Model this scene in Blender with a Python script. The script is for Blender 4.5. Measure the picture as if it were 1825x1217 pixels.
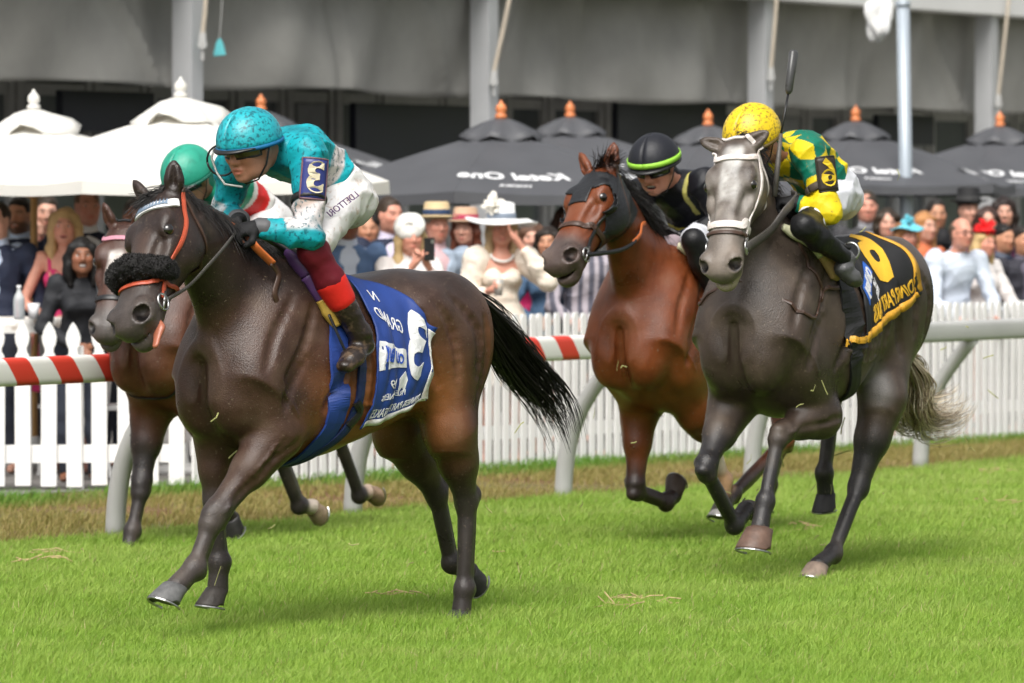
import bpy, bmesh, math, random
import numpy as np
import openvdb
from mathutils import Vector, Matrix
for _o in list(bpy.data.objects): bpy.data.objects.remove(_o)
SC = bpy.context.scene
COL = SC.collection
# ------------------------------------------------------------------ camera, sky, sun, exposure
HC = 1.75                       # lens height above the grass tops (m)
FPX, CX, CY, HOR = 9000.0, 912.5, 608.5, 350.0
TH = math.atan((CY - HOR) / FPX)
cd = bpy.data.cameras.new('camera'); cam = bpy.data.objects.new('camera', cd); COL.objects.link(cam)
cam.location = (0, 0, HC); cam.rotation_euler = (math.pi/2 - TH, 0, 0)
cd.sensor_width = 36; cd.sensor_fit = 'HORIZONTAL'; cd.lens = FPX/1825*36
cd.clip_start = 0.5; cd.clip_end = 4000
cd.dof.use_dof = True; cd.dof.focus_distance = 21.3; cd.dof.aperture_fstop = 4.6
SC.camera = cam
w = bpy.data.worlds.new('World'); SC.world = w; w.use_nodes = True
nt = w.node_tree; bg = nt.nodes['Background']
sky = nt.nodes.new('ShaderNodeTexSky'); sky.sky_type = 'NISHITA'; sky.sun_disc = False
SUN_EL, SUN_AZ = math.radians(53), math.radians(192)     # azimuth clockwise from +Y: behind the camera, a little to its left
sky.sun_elevation = SUN_EL; sky.sun_rotation = SUN_AZ
sky.air_density = 1.0; sky.dust_density = 6.0; sky.ozone_density = 0.6
hs = nt.nodes.new('ShaderNodeHueSaturation'); hs.inputs['Saturation'].default_value = 0.18
nt.links.new(sky.outputs[0], hs.inputs['Color']); nt.links.new(hs.outputs[0], bg.inputs['Color'])
bg.inputs['Strength'].default_value = 0.078
sd = bpy.data.lights.new('sun', 'SUN'); sun = bpy.data.objects.new('sun', sd); COL.objects.link(sun)
sd.energy = 1.3; sd.angle = math.radians(40); sd.color = (1.0, 0.96, 0.9)
_d = Vector((math.sin(SUN_AZ)*math.cos(SUN_EL), math.cos(SUN_AZ)*math.cos(SUN_EL), math.sin(SUN_EL)))
sun.rotation_euler = _d.to_track_quat('Z', 'Y').to_euler()
SC.view_settings.view_transform = 'Standard'; SC.view_settings.look = 'None'
SC.view_settings.exposure = 1.15; SC.view_settings.gamma = 1.0; SC.view_settings.use_curve_mapping = False
SC.render.engine = 'CYCLES'
SC.cycles.max_bounces = 6; SC.cycles.transparent_max_bounces = 8; SC.cycles.use_denoising = True
# ------------------------------------------------------------------ measuring helpers (photo sight lines -> places)
def ray(px, py):
    a, b = (px-CX)/FPX, (CY-py)/FPX
    return np.array([a, math.cos(TH)+b*math.sin(TH), -math.sin(TH)+b*math.cos(TH)])
CAMP = np.array([0, 0, HC])
def at(px, py, Y):
    d = ray(px, py); return CAMP + d*(Y/d[1])
def ground(px, py, z=0.0):
    d = ray(px, py); return CAMP + d*((z-HC)/d[2])
RNG = np.random.default_rng(7); random.seed(7)
# ------------------------------------------------------------------ object helpers
def setp(o, label=None, cat=None, group=None, kind=None):
    for k, v in (('label', label), ('category', cat), ('group', group), ('kind', kind)):
        if v: o[k] = v
    return o
def thing(name, label, cat, loc=(0,0,0), rz=0.0, group=None):
    o = bpy.data.objects.new(name, None); COL.objects.link(o)
    o.empty_display_size = .1; o.location = loc; o.rotation_euler = (0,0,rz)
    return setp(o, label, cat, group)
def link(name, me, mat=None, parent=None):
    o = bpy.data.objects.new(name, me); COL.objects.link(o)
    if mat is not None and not me.materials: me.materials.append(mat)
    if parent is not None: o.parent = parent
    return o
def copy_tree(o, parent=None):
    c = o.copy(); COL.objects.link(c); c.parent = parent
    for ch in list(o.children): copy_tree(ch, c)
    return c
def npmesh(name, V, F, smooth=True, cols=None, uv=None, mats=None, mi=None):
    """V (n,3); F: (m,k) int array or list of arrays / lists of index tuples"""
    me = bpy.data.meshes.new(name)
    V = np.asarray(V, dtype=np.float32)
    if isinstance(F, np.ndarray): Fs = [F]
    elif len(F) and isinstance(F[0], np.ndarray) and F[0].ndim == 2: Fs = [f for f in F if len(f)]
    else: Fs = None
    if Fs is None:
        me.from_pydata(V.tolist(), [], [tuple(int(i) for i in f) for f in F])
    else:
        nl = sum(f.size for f in Fs); nf = sum(len(f) for f in Fs)
        me.vertices.add(len(V)); me.vertices.foreach_set('co', V.ravel())
        me.loops.add(nl); me.loops.foreach_set('vertex_index', np.concatenate([f.ravel() for f in Fs]).astype(np.int32))
        me.polygons.add(nf)
        tot = np.concatenate([np.full(len(f), f.shape[1]) for f in Fs]); st = np.concatenate([[0], np.cumsum(tot)[:-1]])
        me.polygons.foreach_set('loop_start', st.astype(np.int32))
        me.update(calc_edges=True)
    if smooth: me.polygons.foreach_set('use_smooth', np.ones(len(me.polygons), dtype=bool))
    if cols is not None:
        at_ = me.color_attributes.new('col', 'FLOAT_COLOR', 'POINT')
        c4 = np.ones((len(V), 4), dtype=np.float32); c4[:, :cols.shape[1]] = cols
        at_.data.foreach_set('color', c4.ravel())
    if mats:
        for m in mats: me.materials.append(m)
        if mi is not None: me.polygons.foreach_set('material_index', np.asarray(mi, dtype=np.int32))
    me.update()
    return me
class MB:
    def __init__(s): s.V = []; s.F = []
    def add(s, V, F):
        n = len(s.V); s.V += [tuple(map(float, v)) for v in V]; s.F += [tuple(i+n for i in f) for f in F]; return s
    def box(s, c, h, R=None):
        c = np.asarray(c, float); h = np.asarray(h, float)
        V = [np.array([x*h[0], y*h[1], z*h[2]]) for x in (-1,1) for y in (-1,1) for z in (-1,1)]
        if R is not None: V = [R @ v for v in V]
        return s.add([c+v for v in V], [(0,1,3,2),(4,6,7,5),(0,4,5,1),(2,3,7,6),(0,2,6,4),(1,5,7,3)])
    def tube(s, path, r, n=8, cap=True, flat=1.0, up=None, sq=1.0):
        P = np.asarray(path, float); m = len(P); r = np.broadcast_to(np.asarray(r, float), (m,))
        T = np.gradient(P, axis=0); T /= np.linalg.norm(T, axis=1)[:, None] + 1e-12
        u = np.array(up if up is not None else ([0,0,1] if abs(T[0][2]) < .9 else [1,0,0]), float)
        V = []; 
        for i in range(m):
            u = u - T[i]*(u@T[i]); u /= np.linalg.norm(u)+1e-12; b = np.cross(T[i], u)
            for k in range(n):
                a = 2*math.pi*k/n
                ca, sa = math.cos(a), math.sin(a); ca, sa = math.copysign(abs(ca)**sq, ca), math.copysign(abs(sa)**sq, sa)
                V.append(P[i] + r[i]*(ca*u + flat*sa*b))
        F = [(i*n+k, i*n+(k+1)%n, (i+1)*n+(k+1)%n, (i+1)*n+k) for i in range(m-1) for k in range(n)]
        if cap: F += [tuple(range(n))[::-1], tuple((m-1)*n+k for k in range(n))]
        return s.add(V, F)
    def lathe(s, prof, n=16, c=(0,0,0)):
        V = []; 
        for (r, z) in prof:
            for k in range(n):
                a = 2*math.pi*k/n; V.append((c[0]+r*math.cos(a), c[1]+r*math.sin(a), c[2]+z))
        m = len(prof)
        F = [(i*n+k, i*n+(k+1)%n, (i+1)*n+(k+1)%n, (i+1)*n+k) for i in range(m-1) for k in range(n)]
        F += [tuple(range(n))[::-1], tuple((m-1)*n+k for k in range(n))]
        return s.add(V, F)
    def prism(s, poly, a, b, o=(0,0,0), ex=(1,0,0), ey=(0,0,1), ez=(0,1,0)):
        o, ex, ey, ez = (np.asarray(q, float) for q in (o, ex, ey, ez)); n = len(poly)
        V = [o+ex*x+ey*y+ez*a for x, y in poly] + [o+ex*x+ey*y+ez*b for x, y in poly]
        return s.add(V, [tuple(range(n)), tuple(range(2*n-1, n-1, -1))] + [(i, n+i, n+(i+1)%n, (i+1)%n) for i in range(n)])
    def grid(s, P):
        P = np.asarray(P, float); a, b = P.shape[:2]
        return s.add(P.reshape(-1, 3), [(i*b+j, i*b+j+1, (i+1)*b+j+1, (i+1)*b+j) for i in range(a-1) for j in range(b-1)])
    def mesh(s, name='mesh', smooth=False, bevel=0, recalc=True):
        me = bpy.data.meshes.new(name); me.from_pydata(s.V, [], s.F)
        if recalc or bevel:
            bm = bmesh.new(); bm.from_mesh(me); bmesh.ops.recalc_face_normals(bm, faces=bm.faces)
            if bevel: bmesh.ops.bevel(bm, geom=bm.edges[:], offset=bevel, segments=2, affect='EDGES', clamp_overlap=True)
            bm.to_mesh(me); bm.free()
        if smooth: me.polygons.foreach_set('use_smooth', np.ones(len(me.polygons), dtype=bool))
        return me
    def obj(s, name, mat, parent=None, smooth=False, bevel=0):
        return link(name, s.mesh(name, smooth, bevel), mat, parent)
def solidify(o, t):
    m = o.modifiers.new('thick', 'SOLIDIFY'); m.thickness = t; m.offset = 0; return o
# ------------------------------------------------------------------ materials
def M(name, col, rough=.6, var=.12, scale=8, bump=0.0, bscale=60, metal=0.0, spec=.5, attr=False, sheen=0.0, coat=0.0, spots=None, trans=0.0, rvar=.08):
    m = bpy.data.materials.new(name); m.use_nodes = True; n = m.node_tree; B = n.nodes['Principled BSDF']; L = n.links.new
    B.inputs['Roughness'].default_value = rough; B.inputs['Metallic'].default_value = metal
    B.inputs['Specular IOR Level'].default_value = spec
    if sheen: B.inputs['Sheen Weight'].default_value = sheen; B.inputs['Sheen Roughness'].default_value = .4
    if coat: B.inputs['Coat Weight'].default_value = coat; B.inputs['Coat Roughness'].default_value = .15
    tc = n.nodes.new('ShaderNodeTexCoord')
    def noise(sc, det=4, ro=.6):
        t = n.nodes.new('ShaderNodeTexNoise'); t.inputs['Scale'].default_value = sc; t.inputs['Detail'].default_value = det
        t.inputs['Roughness'].default_value = ro; L(tc.outputs['Object'], t.inputs['Vector']); return t
    if attr:
        a = n.nodes.new('ShaderNodeAttribute'); a.attribute_name = 'col'; base = a.outputs['Color']
    else:
        a = n.nodes.new('ShaderNodeRGB'); a.outputs[0].default_value = (*col, 1); base = a.outputs[0]
    if var:
        t = noise(scale); mr = n.nodes.new('ShaderNodeMapRange'); mr.inputs[1].default_value = .3; mr.inputs[2].default_value = .7
        mr.inputs[3].default_value = 1-var; mr.inputs[4].default_value = 1+var; L(t.outputs[0], mr.inputs[0])
        mx = n.nodes.new('ShaderNodeMix'); mx.data_type = 'RGBA'; mx.blend_type = 'MULTIPLY'; mx.inputs[0].default_value = 1
        L(base, mx.inputs[6]); L(mr.outputs[0], mx.inputs[7]); base = mx.outputs[2]
        rr = n.nodes.new('ShaderNodeMapRange'); rr.inputs[3].default_value = max(.05, rough-rvar); rr.inputs[4].default_value = min(1, rough+rvar)
        L(t.outputs[0], rr.inputs[0]); L(rr.outputs[0], B.inputs['Roughness'])
    if spots:      # (colour, noise scale, lo, hi, strength): dirt or spatter with a shape of its own
        for (sc_, s_, lo, hi, st) in spots:
            t = noise(s_, 3, .5); mr = n.nodes.new('ShaderNodeMapRange'); mr.inputs[1].default_value = lo; mr.inputs[2].default_value = hi
            mr.inputs[3].default_value = 0; mr.inputs[4].default_value = st; L(t.outputs[0], mr.inputs[0])
            mx = n.nodes.new('ShaderNodeMix'); mx.data_type = 'RGBA'; L(mr.outputs[0], mx.inputs[0]); L(base, mx.inputs[6])
            mx.inputs[7].default_value = (*sc_, 1); base = mx.outputs[2]
    L(base, B.inputs['Base Color'])
    if bump:
        t = noise(bscale, 5); b = n.nodes.new('ShaderNodeBump'); b.inputs['Strength'].default_value = bump; b.inputs['Distance'].default_value = .01
        L(t.outputs[0], b.inputs['Height']); L(b.outputs[0], B.inputs['Normal'])
    if trans: B.inputs['Transmission Weight'].default_value = trans
    return m
white_paint = M('white paint', (.80,.80,.79), .45, .05, 3, .05, 40, spots=[((.45,.42,.36), 5, .62, .8, .35)])
rail_grey = M('rail grey', (.43,.43,.42), .38, .08, 2, .04, 30)
alu = M('aluminium', (.50,.51,.52), .42, .06, 2, metal=.15)
steel_blue = M('blue grey steel', (.36,.41,.46), .4, .06, 2, metal=.2)
tent_grey = M('grey tent fabric', (.30,.295,.275), .62, .16, 1.2, .9, 1.7)
tent_white = M('white tent vinyl', (.74,.74,.73), .5, .05, 1)
dark_frame = M('dark frame', (.30,.31,.31), .5, .1)
grey_frame = M('grey frame', (.42,.42,.41), .5, .1)
glass_dark = M('dark glass', (.13,.145,.15), .12, .25, .8, spec=.6)
panel_dark = M('dark panel', (.012,.014,.022), .35, .2, 1.5)
canvas_white = M('white canvas', (.84,.83,.79), .7, .04, 2, .1, 120)
def translucent(m, f):
    n = m.node_tree; B = n.nodes['Principled BSDF']; out = n.nodes['Material Output']; tr = n.nodes.new('ShaderNodeBsdfTranslucent'); mx = n.nodes.new('ShaderNodeMixShader'); mx.inputs[0].default_value = f
    tr.inputs[0].default_value = (.8,.77,.70,1); n.links.new(B.outputs[0], mx.inputs[1]); n.links.new(tr.outputs[0], mx.inputs[2]); n.links.new(mx.outputs[0], out.inputs['Surface']); return m
translucent(canvas_white, .30)
canvas_black = M('black canvas', (.066,.068,.075), .55, .12, 3, .12, 150, spec=.6)
wood_tan = M('tan wood', (.52,.30,.11), .5, .15, 12)
wood_orange = M('orange wood', (.62,.20,.07), .45, .15, 12)
print_white = M('white print', (.72,.73,.74), .6, .06)
leather_black = M('black leather', (.012,.012,.013), .38, .2, 30, .1, 90)
leather_brown = M('brown leather', (.055,.028,.018), .42, .2, 30, .1, 90)
metal_bright = M('bright steel', (.50,.50,.49), .30, .1, metal=1.0)
# ------------------------------------------------------------------ the setting: course, rail, fences, terrace, tent
def nrm(v): v = np.asarray(v, float); return v/np.linalg.norm(v)
RA, RB = ground(205, 940), ground(1640, 820)            # feet of the first and fifth rail post
RD = nrm(RB-RA); RN = np.array([RD[1], -RD[0], 0])      # along the rail; towards the track
def R_(s, n, z=0): return RA + RD*s + RN*n + np.array([0,0,z])
FA, FB = ground(345, 857), ground(1825, 770)
FD = nrm(FB-FA); FN = np.array([FD[1], -FD[0], 0])
SOIL = -.055
def soil_mat(name, cols, scale=3.0, bump=.6):
    m = bpy.data.materials.new(name); m.use_nodes = True; n = m.node_tree; B = n.nodes['Principled BSDF']; L = n.links.new
    B.inputs['Roughness'].default_value = .9; B.inputs['Specular IOR Level'].default_value = .2
    tc = n.nodes.new('ShaderNodeTexCoord'); t = n.nodes.new('ShaderNodeTexNoise'); t.inputs['Scale'].default_value = scale; t.inputs['Detail'].default_value = 8
    L(tc.outputs['Object'], t.inputs['Vector']); r = n.nodes.new('ShaderNodeValToRGB'); L(t.outputs[0], r.inputs[0])
    el = r.color_ramp.elements; el[0].position = .32; el[1].position = .68; el[0].color = (*cols[0],1); el[1].color = (*cols[-1],1)
    for i, c in enumerate(cols[1:-1]): e = el.new(.32+.36*(i+1)/(len(cols)-1)); e.color = (*c,1)
    L(r.outputs[0], B.inputs['Base Color'])
    t2 = n.nodes.new('ShaderNodeTexNoise'); t2.inputs['Scale'].default_value = scale*22; t2.inputs['Detail'].default_value = 6
    L(tc.outputs['Object'], t2.inputs['Vector']); b = n.nodes.new('ShaderNodeBump'); b.inputs['Strength'].default_value = bump; b.inputs['Distance'].default_value = .02
    L(t2.outputs[0], b.inputs['Height']); L(b.outputs[0], B.inputs['Normal']); return m
turf_mat = soil_mat('turf soil', [(.05,.085,.018),(.085,.12,.025),(.10,.13,.03)], 2.0)
dirt_mat = soil_mat('strip soil', [(.14,.062,.036),(.17,.115,.055),(.13,.13,.045)], 1.1)
pave_mat = soil_mat('terrace paving', [(.16,.15,.14),(.22,.21,.20)], 3.0, .2)
def sheet(name, quad, mat, z):
    o = MB().add([(p[0], p[1], z) for p in quad], [(0,1,2,3)]).obj(name, mat); o['kind'] = 'structure'; return o
ground_o = sheet('ground', [(-900,-300,0),(900,-300,0),(900,1500,0),(-900,1500,0)], turf_mat, SOIL-.004)
sheet('verge', [R_(-60,-.05), R_(90,-.05), FA+FD*85-FN*.35, FA-FD*60-FN*.35], dirt_mat, SOIL)
sheet('pavement', [FA-FD*60-FN*.35, FA+FD*85-FN*.35, FA+FD*85-FN*40, FA-FD*60-FN*40], pave_mat, SOIL+.004)
# grass: single blades, one mesh
def noise2(x, y, s, seed=0):
    r = np.random.default_rng(seed); v = np.zeros_like(x)
    for i in range(7):
        a = r.uniform(0, 6.283); f = s*r.uniform(.6, 1.9); v += np.sin((x*math.cos(a)+y*math.sin(a))*f + r.uniform(0, 6.28))*np.cos((y*math.cos(a)-x*math.sin(a))*f*.8 + r.uniform(0, 6.28))
    return v/3.0
def blades(N, X, Y, zb, H, wd, cols, lean):
    n = len(X); a = RNG.uniform(0, 6.283, n); tx, ty = np.cos(a), np.sin(a)
    la = RNG.normal(.6, 1.3, n); lx, ly = np.cos(la), np.sin(la); ln = np.abs(RNG.normal(0, lean, n))*H
    base = np.stack([X, Y, np.full(n, zb)], 1); side = np.stack([tx, ty, 0*tx], 1)*wd[:, None]
    mid = base + np.stack([lx*ln*.35, ly*ln*.35, H*.6], 1); tip = base + np.stack([lx*ln, ly*ln, H], 1)
    V = np.stack([base-side, base+side, mid-side*.8, mid+side*.8, tip], 1).reshape(-1, 3)
    i = np.arange(n)*5
    q = np.stack([i, i+1, i+3, i+2], 1); t = np.stack([i+2, i+3, i+4], 1)
    c = np.repeat(cols, 5, 0)
    return V, q, t, c
def grass_mat(name):
    m = M(name, (0,0,0), .5, 0, attr=True, spec=.3)
    B = m.node_tree.nodes['Principled BSDF']; n = m.node_tree
    tr = n.nodes.new('ShaderNodeBsdfTranslucent'); mx = n.nodes.new('ShaderNodeMixShader'); mx.inputs[0].default_value = .35
    a = [k for k in n.nodes if k.type == 'ATTRIBUTE'][0]; n.links.new(a.outputs['Color'], tr.inputs['Color'])
    out = [k for k in n.nodes if k.type == 'OUTPUT_MATERIAL'][0]
    n.links.new(B.outputs[0], mx.inputs[1]); n.links.new(tr.outputs[0], mx.inputs[2]); n.links.new(mx.outputs[0], out.inputs['Surface'])
    return m
g_mat = grass_mat('grass blades')
def track_grass():
    N = 760000
    Y = 17.2 + 20*RNG.beta(1.0, 1.9, N)*1.15
    X = RNG.uniform(-1, 1, N)*(Y*.1014+1.15)
    sN = (np.stack([X, Y], 1)-RA[:2])@RN[:2]
    keep = sN > .02 + .10*noise2(X, Y, 2.2, 3)
    X, Y = X[keep], Y[keep]; n = len(X)
    p = noise2(X, Y, 1.1, 11); q = noise2(X, Y, 4.5, 12); k = noise2(X, Y, 14, 13)
    H = (.052+.007*p+.008*q+.008*k)*RNG.uniform(.55, 1.25, n)
    wd = RNG.uniform(.0010, .0020, n)*(1+(Y-18)*.045)
    g = RNG.uniform(0, 1, n)[:, None]
    base = np.array([.200,.350,.034])*(1-g) + np.array([.355,.500,.088])*g
    dark = np.array([.150,.300,.022]); yel = np.array([.52,.55,.20])
    t = np.clip(.13+.26*(-q)+.16*p+.14*k, 0, .75)[:, None]; base = base*(1-t) + dark*t
    t = np.clip(.04+.24*noise2(X*.5, Y*1.6, 2.4, 15)+.14*(Y-21)/8, 0, .6)[:, None]*RNG.uniform(.2, 1, n)[:, None]; base = base*(1-t) + yel*t
    dry = RNG.uniform(0, 1, n) < .018; base[dry] = np.array([.50,.42,.22])
    V, Q, T, C = blades(n, X, Y, SOIL, H, wd, base, .75)
    o = link('grass', npmesh('grass', V, [Q, T], False, C), g_mat)
    setp(o, 'short bright green turf of the race course', 'grass', kind='stuff')
    # the thin, scuffed verge under the rail
    N = 150000
    s = RNG.uniform(-9, 22, N); u = RNG.uniform(0, 1, N)
    PA = np.stack([RA[0]+RD[0]*s, RA[1]+RD[1]*s], 1)
    far = np.stack([FA[0]+FD[0]*(s-3.5), FA[1]+FD[1]*(s-3.5)], 1)
    P = PA*(1-u[:, None]) + far*u[:, None]; X, Y = P[:, 0], P[:, 1]
    d = noise2(X, Y, 2.0, 21)
    keep = (np.abs(X) < Y*.1014+1.2) & (RNG.uniform(0, 1, N) < np.clip(.62+.7*d+ .5*(u-.75)*(u > .75)*4, .10, 1))
    X, Y, u, d = X[keep], Y[keep], u[keep], d[keep]; n = len(X)
    H = (.045+.02*np.clip(d, -1, 1)+.03*(u > .82))*RNG.uniform(.5, 1.3, n); wd = RNG.uniform(.0018, .0034, n)*1.3
    g = RNG.uniform(0, 1, n)[:, None]
    base = np.array([.20,.20,.045])*(1-g) + np.array([.36,.29,.11])*g
    gr = np.clip((u-.72)*5+d*.5, 0, 1)[:, None]; base = base*(1-gr) + np.array([.12,.27,.03])*gr
    V, Q, T, C = blades(n, X, Y, SOIL, H, wd, base, .8)
    o = link('grass', npmesh('verge grass', V, [Q, T], False, C), g_mat)
    setp(o, 'thin scuffed yellow green grass on the verge under the rail', 'grass', kind='stuff')
track_grass()
# running rail on gooseneck posts
def running_rail():
    root = thing('running_rail', 'long tubular running rail with red and white striped sleeve on curved posts', 'rail', R_(0,0))
    q, hz = .40, .868
    L_ = lambda s, n, z=0: RD*s+RN*n+np.array([0,0,z])
    rr = .068
    MB().tube([L_(s, q, hz) for s in np.linspace(-7, 40, 95)], rr, 20, flat=.62, up=(0,0,1), sq=.55).obj('rail_tube', rail_grey, root, True)
    m = bpy.data.materials.new('red and white stripes'); m.use_nodes = True; n = m.node_tree; B = n.nodes['Principled BSDF']; L = n.links.new
    B.inputs['Roughness'].default_value = .45
    tc = n.nodes.new('ShaderNodeTexCoord'); dp = n.nodes.new('ShaderNodeVectorMath'); dp.operation = 'DOT_PRODUCT'
    dp.inputs[1].default_value = (RD[0], RD[1], .75); L(tc.outputs['Object'], dp.inputs[0])
    md = n.nodes.new('ShaderNodeMath'); md.operation = 'MULTIPLY'; md.inputs[1].default_value = 1/.345; L(dp.outputs['Value'], md.inputs[0])
    fr = n.nodes.new('ShaderNodeMath'); fr.operation = 'FRACT'; L(md.outputs[0], fr.inputs[0])
    gt = n.nodes.new('ShaderNodeMath'); gt.operation = 'GREATER_THAN'; gt.inputs[1].default_value = .5; L(fr.outputs[0], gt.inputs[0])
    mx = n.nodes.new('ShaderNodeMix'); mx.data_type = 'RGBA'; L(gt.outputs[0], mx.inputs[0])
    mx.inputs[6].default_value = (.62,.05,.03,1); mx.inputs[7].default_value = (.74,.73,.70,1); L(mx.outputs[2], B.inputs['Base Color'])
    MB().tube([L_(s, q, hz) for s in np.linspace(-7, 7.2, 40)], rr+.004, 24, flat=.66, up=(0,0,1), sq=.5).obj('striped_sleeve', m, root, True)
    sp = np.linalg.norm(RB-RA)/4
    P = [np.array([0, -.09]), np.array([0, .30])]; path = []
    for t in np.linspace(0, 1, 14):
        b = (1-t)**3*np.array([0,-.09]) + 3*(1-t)**2*t*np.array([0,.42]) + 3*(1-t)*t*t*np.array([.16,.55]) + t**3*np.array([q+.0, hz-.05])
        path.append(RN*b[0]+np.array([0,0,b[1]]))
    me = MB().tube(path, np.linspace(.054, .046, 14), 14).mesh('post', True)
    for i in range(-2, 10):
        o = link('post', me, rail_grey, root); o.location = RD*sp*i
running_rail()
# picket fences
def picket_fence(root_label, A, D, L, pitch, poly, th, rails, posts, mat):
    Nn = np.array([D[1], -D[0], 0])
    root = thing('picket_fence', root_label, 'fence', A)
    me = MB().prism(poly, -th/2, th/2, ex=D, ez=Nn).mesh('picket', bevel=.003)
    k = int(L/pitch); r = random.Random(3)
    for i in range(k+1):
        o = link('picket', me, mat, root); o.location = D*(i*pitch+r.uniform(-.003,.003)) + np.array([0,0,r.uniform(-.006,.006)])
        o.rotation_euler = (0, r.uniform(-.008,.008), 0)
    for z, hh in rails:
        R = np.stack([D, Nn, [0,0,1]], 1)
        MB().box(D*L/2 - Nn*(th/2+.021) + np.array([0,0,z]), (L/2, .018, hh), R).obj('fence_rail', mat, root)
    for s in posts:
        R = np.stack([D, Nn, [0,0,1]], 1)
        MB().box(D*s - Nn*(th/2+.041+.047) + np.array([0,0,.37]), (.045,.045,.46), R).obj('fence_post', mat, root)
wp = [(-.048,-.03),(.048,-.03),(.048,.74),(.040,.775),(.028,.79),(.026,.815),(.040,.845),(.046,.885),(.036,.925),(.016,.965),(0,.985),(-.016,.965),(-.036,.925),(-.046,.885),(-.040,.845),(-.026,.815),(-.028,.79),(-.040,.775),(-.048,.74)]
LA = ground(-420, 861); LD = nrm(ground(345, 857)-LA)
picket_fence('wide white picket fence with spade shaped tops beside spectators', LA, LD, np.linalg.norm(ground(330,857)-LA), .157, wp, .022, [(.17,.055),(.70,.055)], (.4,1.9), white_paint)
npk = [(-.028,-.03),(.028,-.03),(.028,.945),(.019,.975),(-.019,.975),(-.028,.945)]
fl = np.linalg.norm(FB-FA)
picket_fence('narrow white picket fence with close flat pickets behind grey rail', FA+FD*.02, FD, fl+2.0, .0865, npk, .02, [(.20,.045),(.74,.045)], [1.2+2.4*i for i in range(4)], white_paint)
# ---- tent pavilion
TA, TB = at(0, 300, 40.0), at(1825, 300, 56.0); TA[2] = TB[2] = 0
TD = nrm(TB-TA); TN = np.array([TD[1], -TD[0], 0]); TR = np.stack([TD, TN, [0,0,1]], 1)
def T_(s, n, z): return TA + TD*s + TN*n + np.array([0,0,z])
def t_s(px, n=0.0):           # where the sight line at px crosses the tent line, n metres in front
    d = ray(px, 300); o = TA+TN*n; A = np.array([[d[0], -TD[0]],[d[1], -TD[1]]]); return np.linalg.solve(A, o[:2])[1]
def tent():
    root = thing('tent_pavilion', 'long hospitality tent with grey fabric drop and pale columns', 'tent', TA)
    Lc = lambda s, n, z: TD*s+TN*n+np.array([0,0,z])
    s0, s1 = t_s(0)-9, t_s(1825)+14
    cols = [340, 868, 1360, 1762]; cs = [t_s(c, .3) for c in cols]
    step = (cs[-1]-cs[0])/3
    cs_all = [cs[0]-step] + cs + [cs[-1]+step*1.05]
    bounds = [s0]+[c for c in cs_all]+[s1]
    mb = MB()
    # drop curtain: one sheet with gathers, seams and sag folds
    ss = np.linspace(s0, s1, 520); zz = np.linspace(2.66, 4.2, 34)
    S, Z = np.meshgrid(ss, zz, indexing='ij')
    ph = noise2(S*1.0, Z*0, .9, 31)
    fold = 1.9*(.035*np.sin(S*2.1+1.6*Z+ph*2.0)*np.clip((4.3-Z), 0, 1.5)/1.5 + .02*np.sin(S*5.3-2.3*Z+2*ph) + .05*noise2(S, Z*1.6, 1.3, 33))
    for c in cs_all[:-1]:
        m_ = np.exp(-((S-c-step*.5)/.05)**2); fold -= .09*m_
        for k in (-1, 1):   # diagonal drag lines from the column ties
            u = (S-c)*k; dd = np.abs(u-.1-(Z-2.65)*.75); fold += .085*np.exp(-(dd/.07)**2)*(u > 0)
    zs = Z + .02*np.sin(S*1.7)*(Z < 2.7)
    P = np.stack([TD[0]*S+TN[0]*fold, TD[1]*S+TN[1]*fold, zs], -1)
    o = link('fabric_drop', npmesh('fabric_drop', P.reshape(-1,3), np.array([(i*34+j, i*34+j+1, (i+1)*34+j+1, (i+1)*34+j) for i in range(519) for j in range(33)])), tent_grey, root)
    solidify(o, .006)
    # eaves and roof
    R = TR
    MB().box(Lc((s0+s1)/2, .30, 4.12), ((s1-s0)/2, .14, .42), R).obj('eaves_fascia', tent_white, root, bevel=.01)
    MB().add([Lc(s0,.2,4.5),Lc(s1,.2,4.5),Lc(s1,-8,6.6),Lc(s0,-8,6.6),Lc(s0,.2,4.56),Lc(s1,.2,4.56),Lc(s1,-8,6.66),Lc(s0,-8,6.66)],
             [(0,1,2,3),(7,6,5,4),(0,4,5,1),(2,6,7,3),(0,3,7,4),(1,5,6,2)]).obj('roof', tent_white, root)
    for c in cs_all:
        m = MB(); m.box(Lc(c, .27, 1.9), (.085,.10,1.985), R); m.box(Lc(c+.098, .25, 1.9), (.011,.06,1.985), R)
        m.obj('column', alu, root, bevel=.006)
        MB().box(Lc(c, .27, 0), (.16,.16,.02), R).obj('base_plate', steel_blue, root)
    # glazed back wall
    mb = MB(); mb.box(Lc((s0+s1)/2, -1.6, 1.7), ((s1-s0)/2, .04, 1.75), R); mb.obj('back_wall', dark_frame, root)
    MB().box(Lc((s0+s1)/2, -.95, 4.1), ((s1-s0)/2, .95, .03), R).obj('soffit', dark_frame, root)
    x = s0; r = random.Random(5); i = 0
    while x < s1-1:
        wdt = r.choice((.75, 1.05, 1.3)); 
        g = MB().box(Lc(x+wdt/2, -1.53, 1.35), (wdt/2-.06, .012, 1.28), R).obj('window_pane', glass_dark, root)
        f = MB(); f.box(Lc(x+.03, -1.50, 1.4), (.05,.05,1.4), R); f.box(Lc(x+wdt-.03, -1.50, 1.4), (.035,.04,1.4), R)
        f.box(Lc(x+wdt/2, -1.50, 2.66), (wdt/2-.10,.04,.05), R); f.obj('window_frame', grey_frame, root)
        if i % 3 == 1: MB().box(Lc(x+wdt/2, -1.47, 2.3), (wdt/2-.14, .015, .30), R).obj('blind', M('pale blind', (.3,.31,.31), .6), root)
        x += wdt+.06; i += 1
    return cs
TCS = tent()
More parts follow.
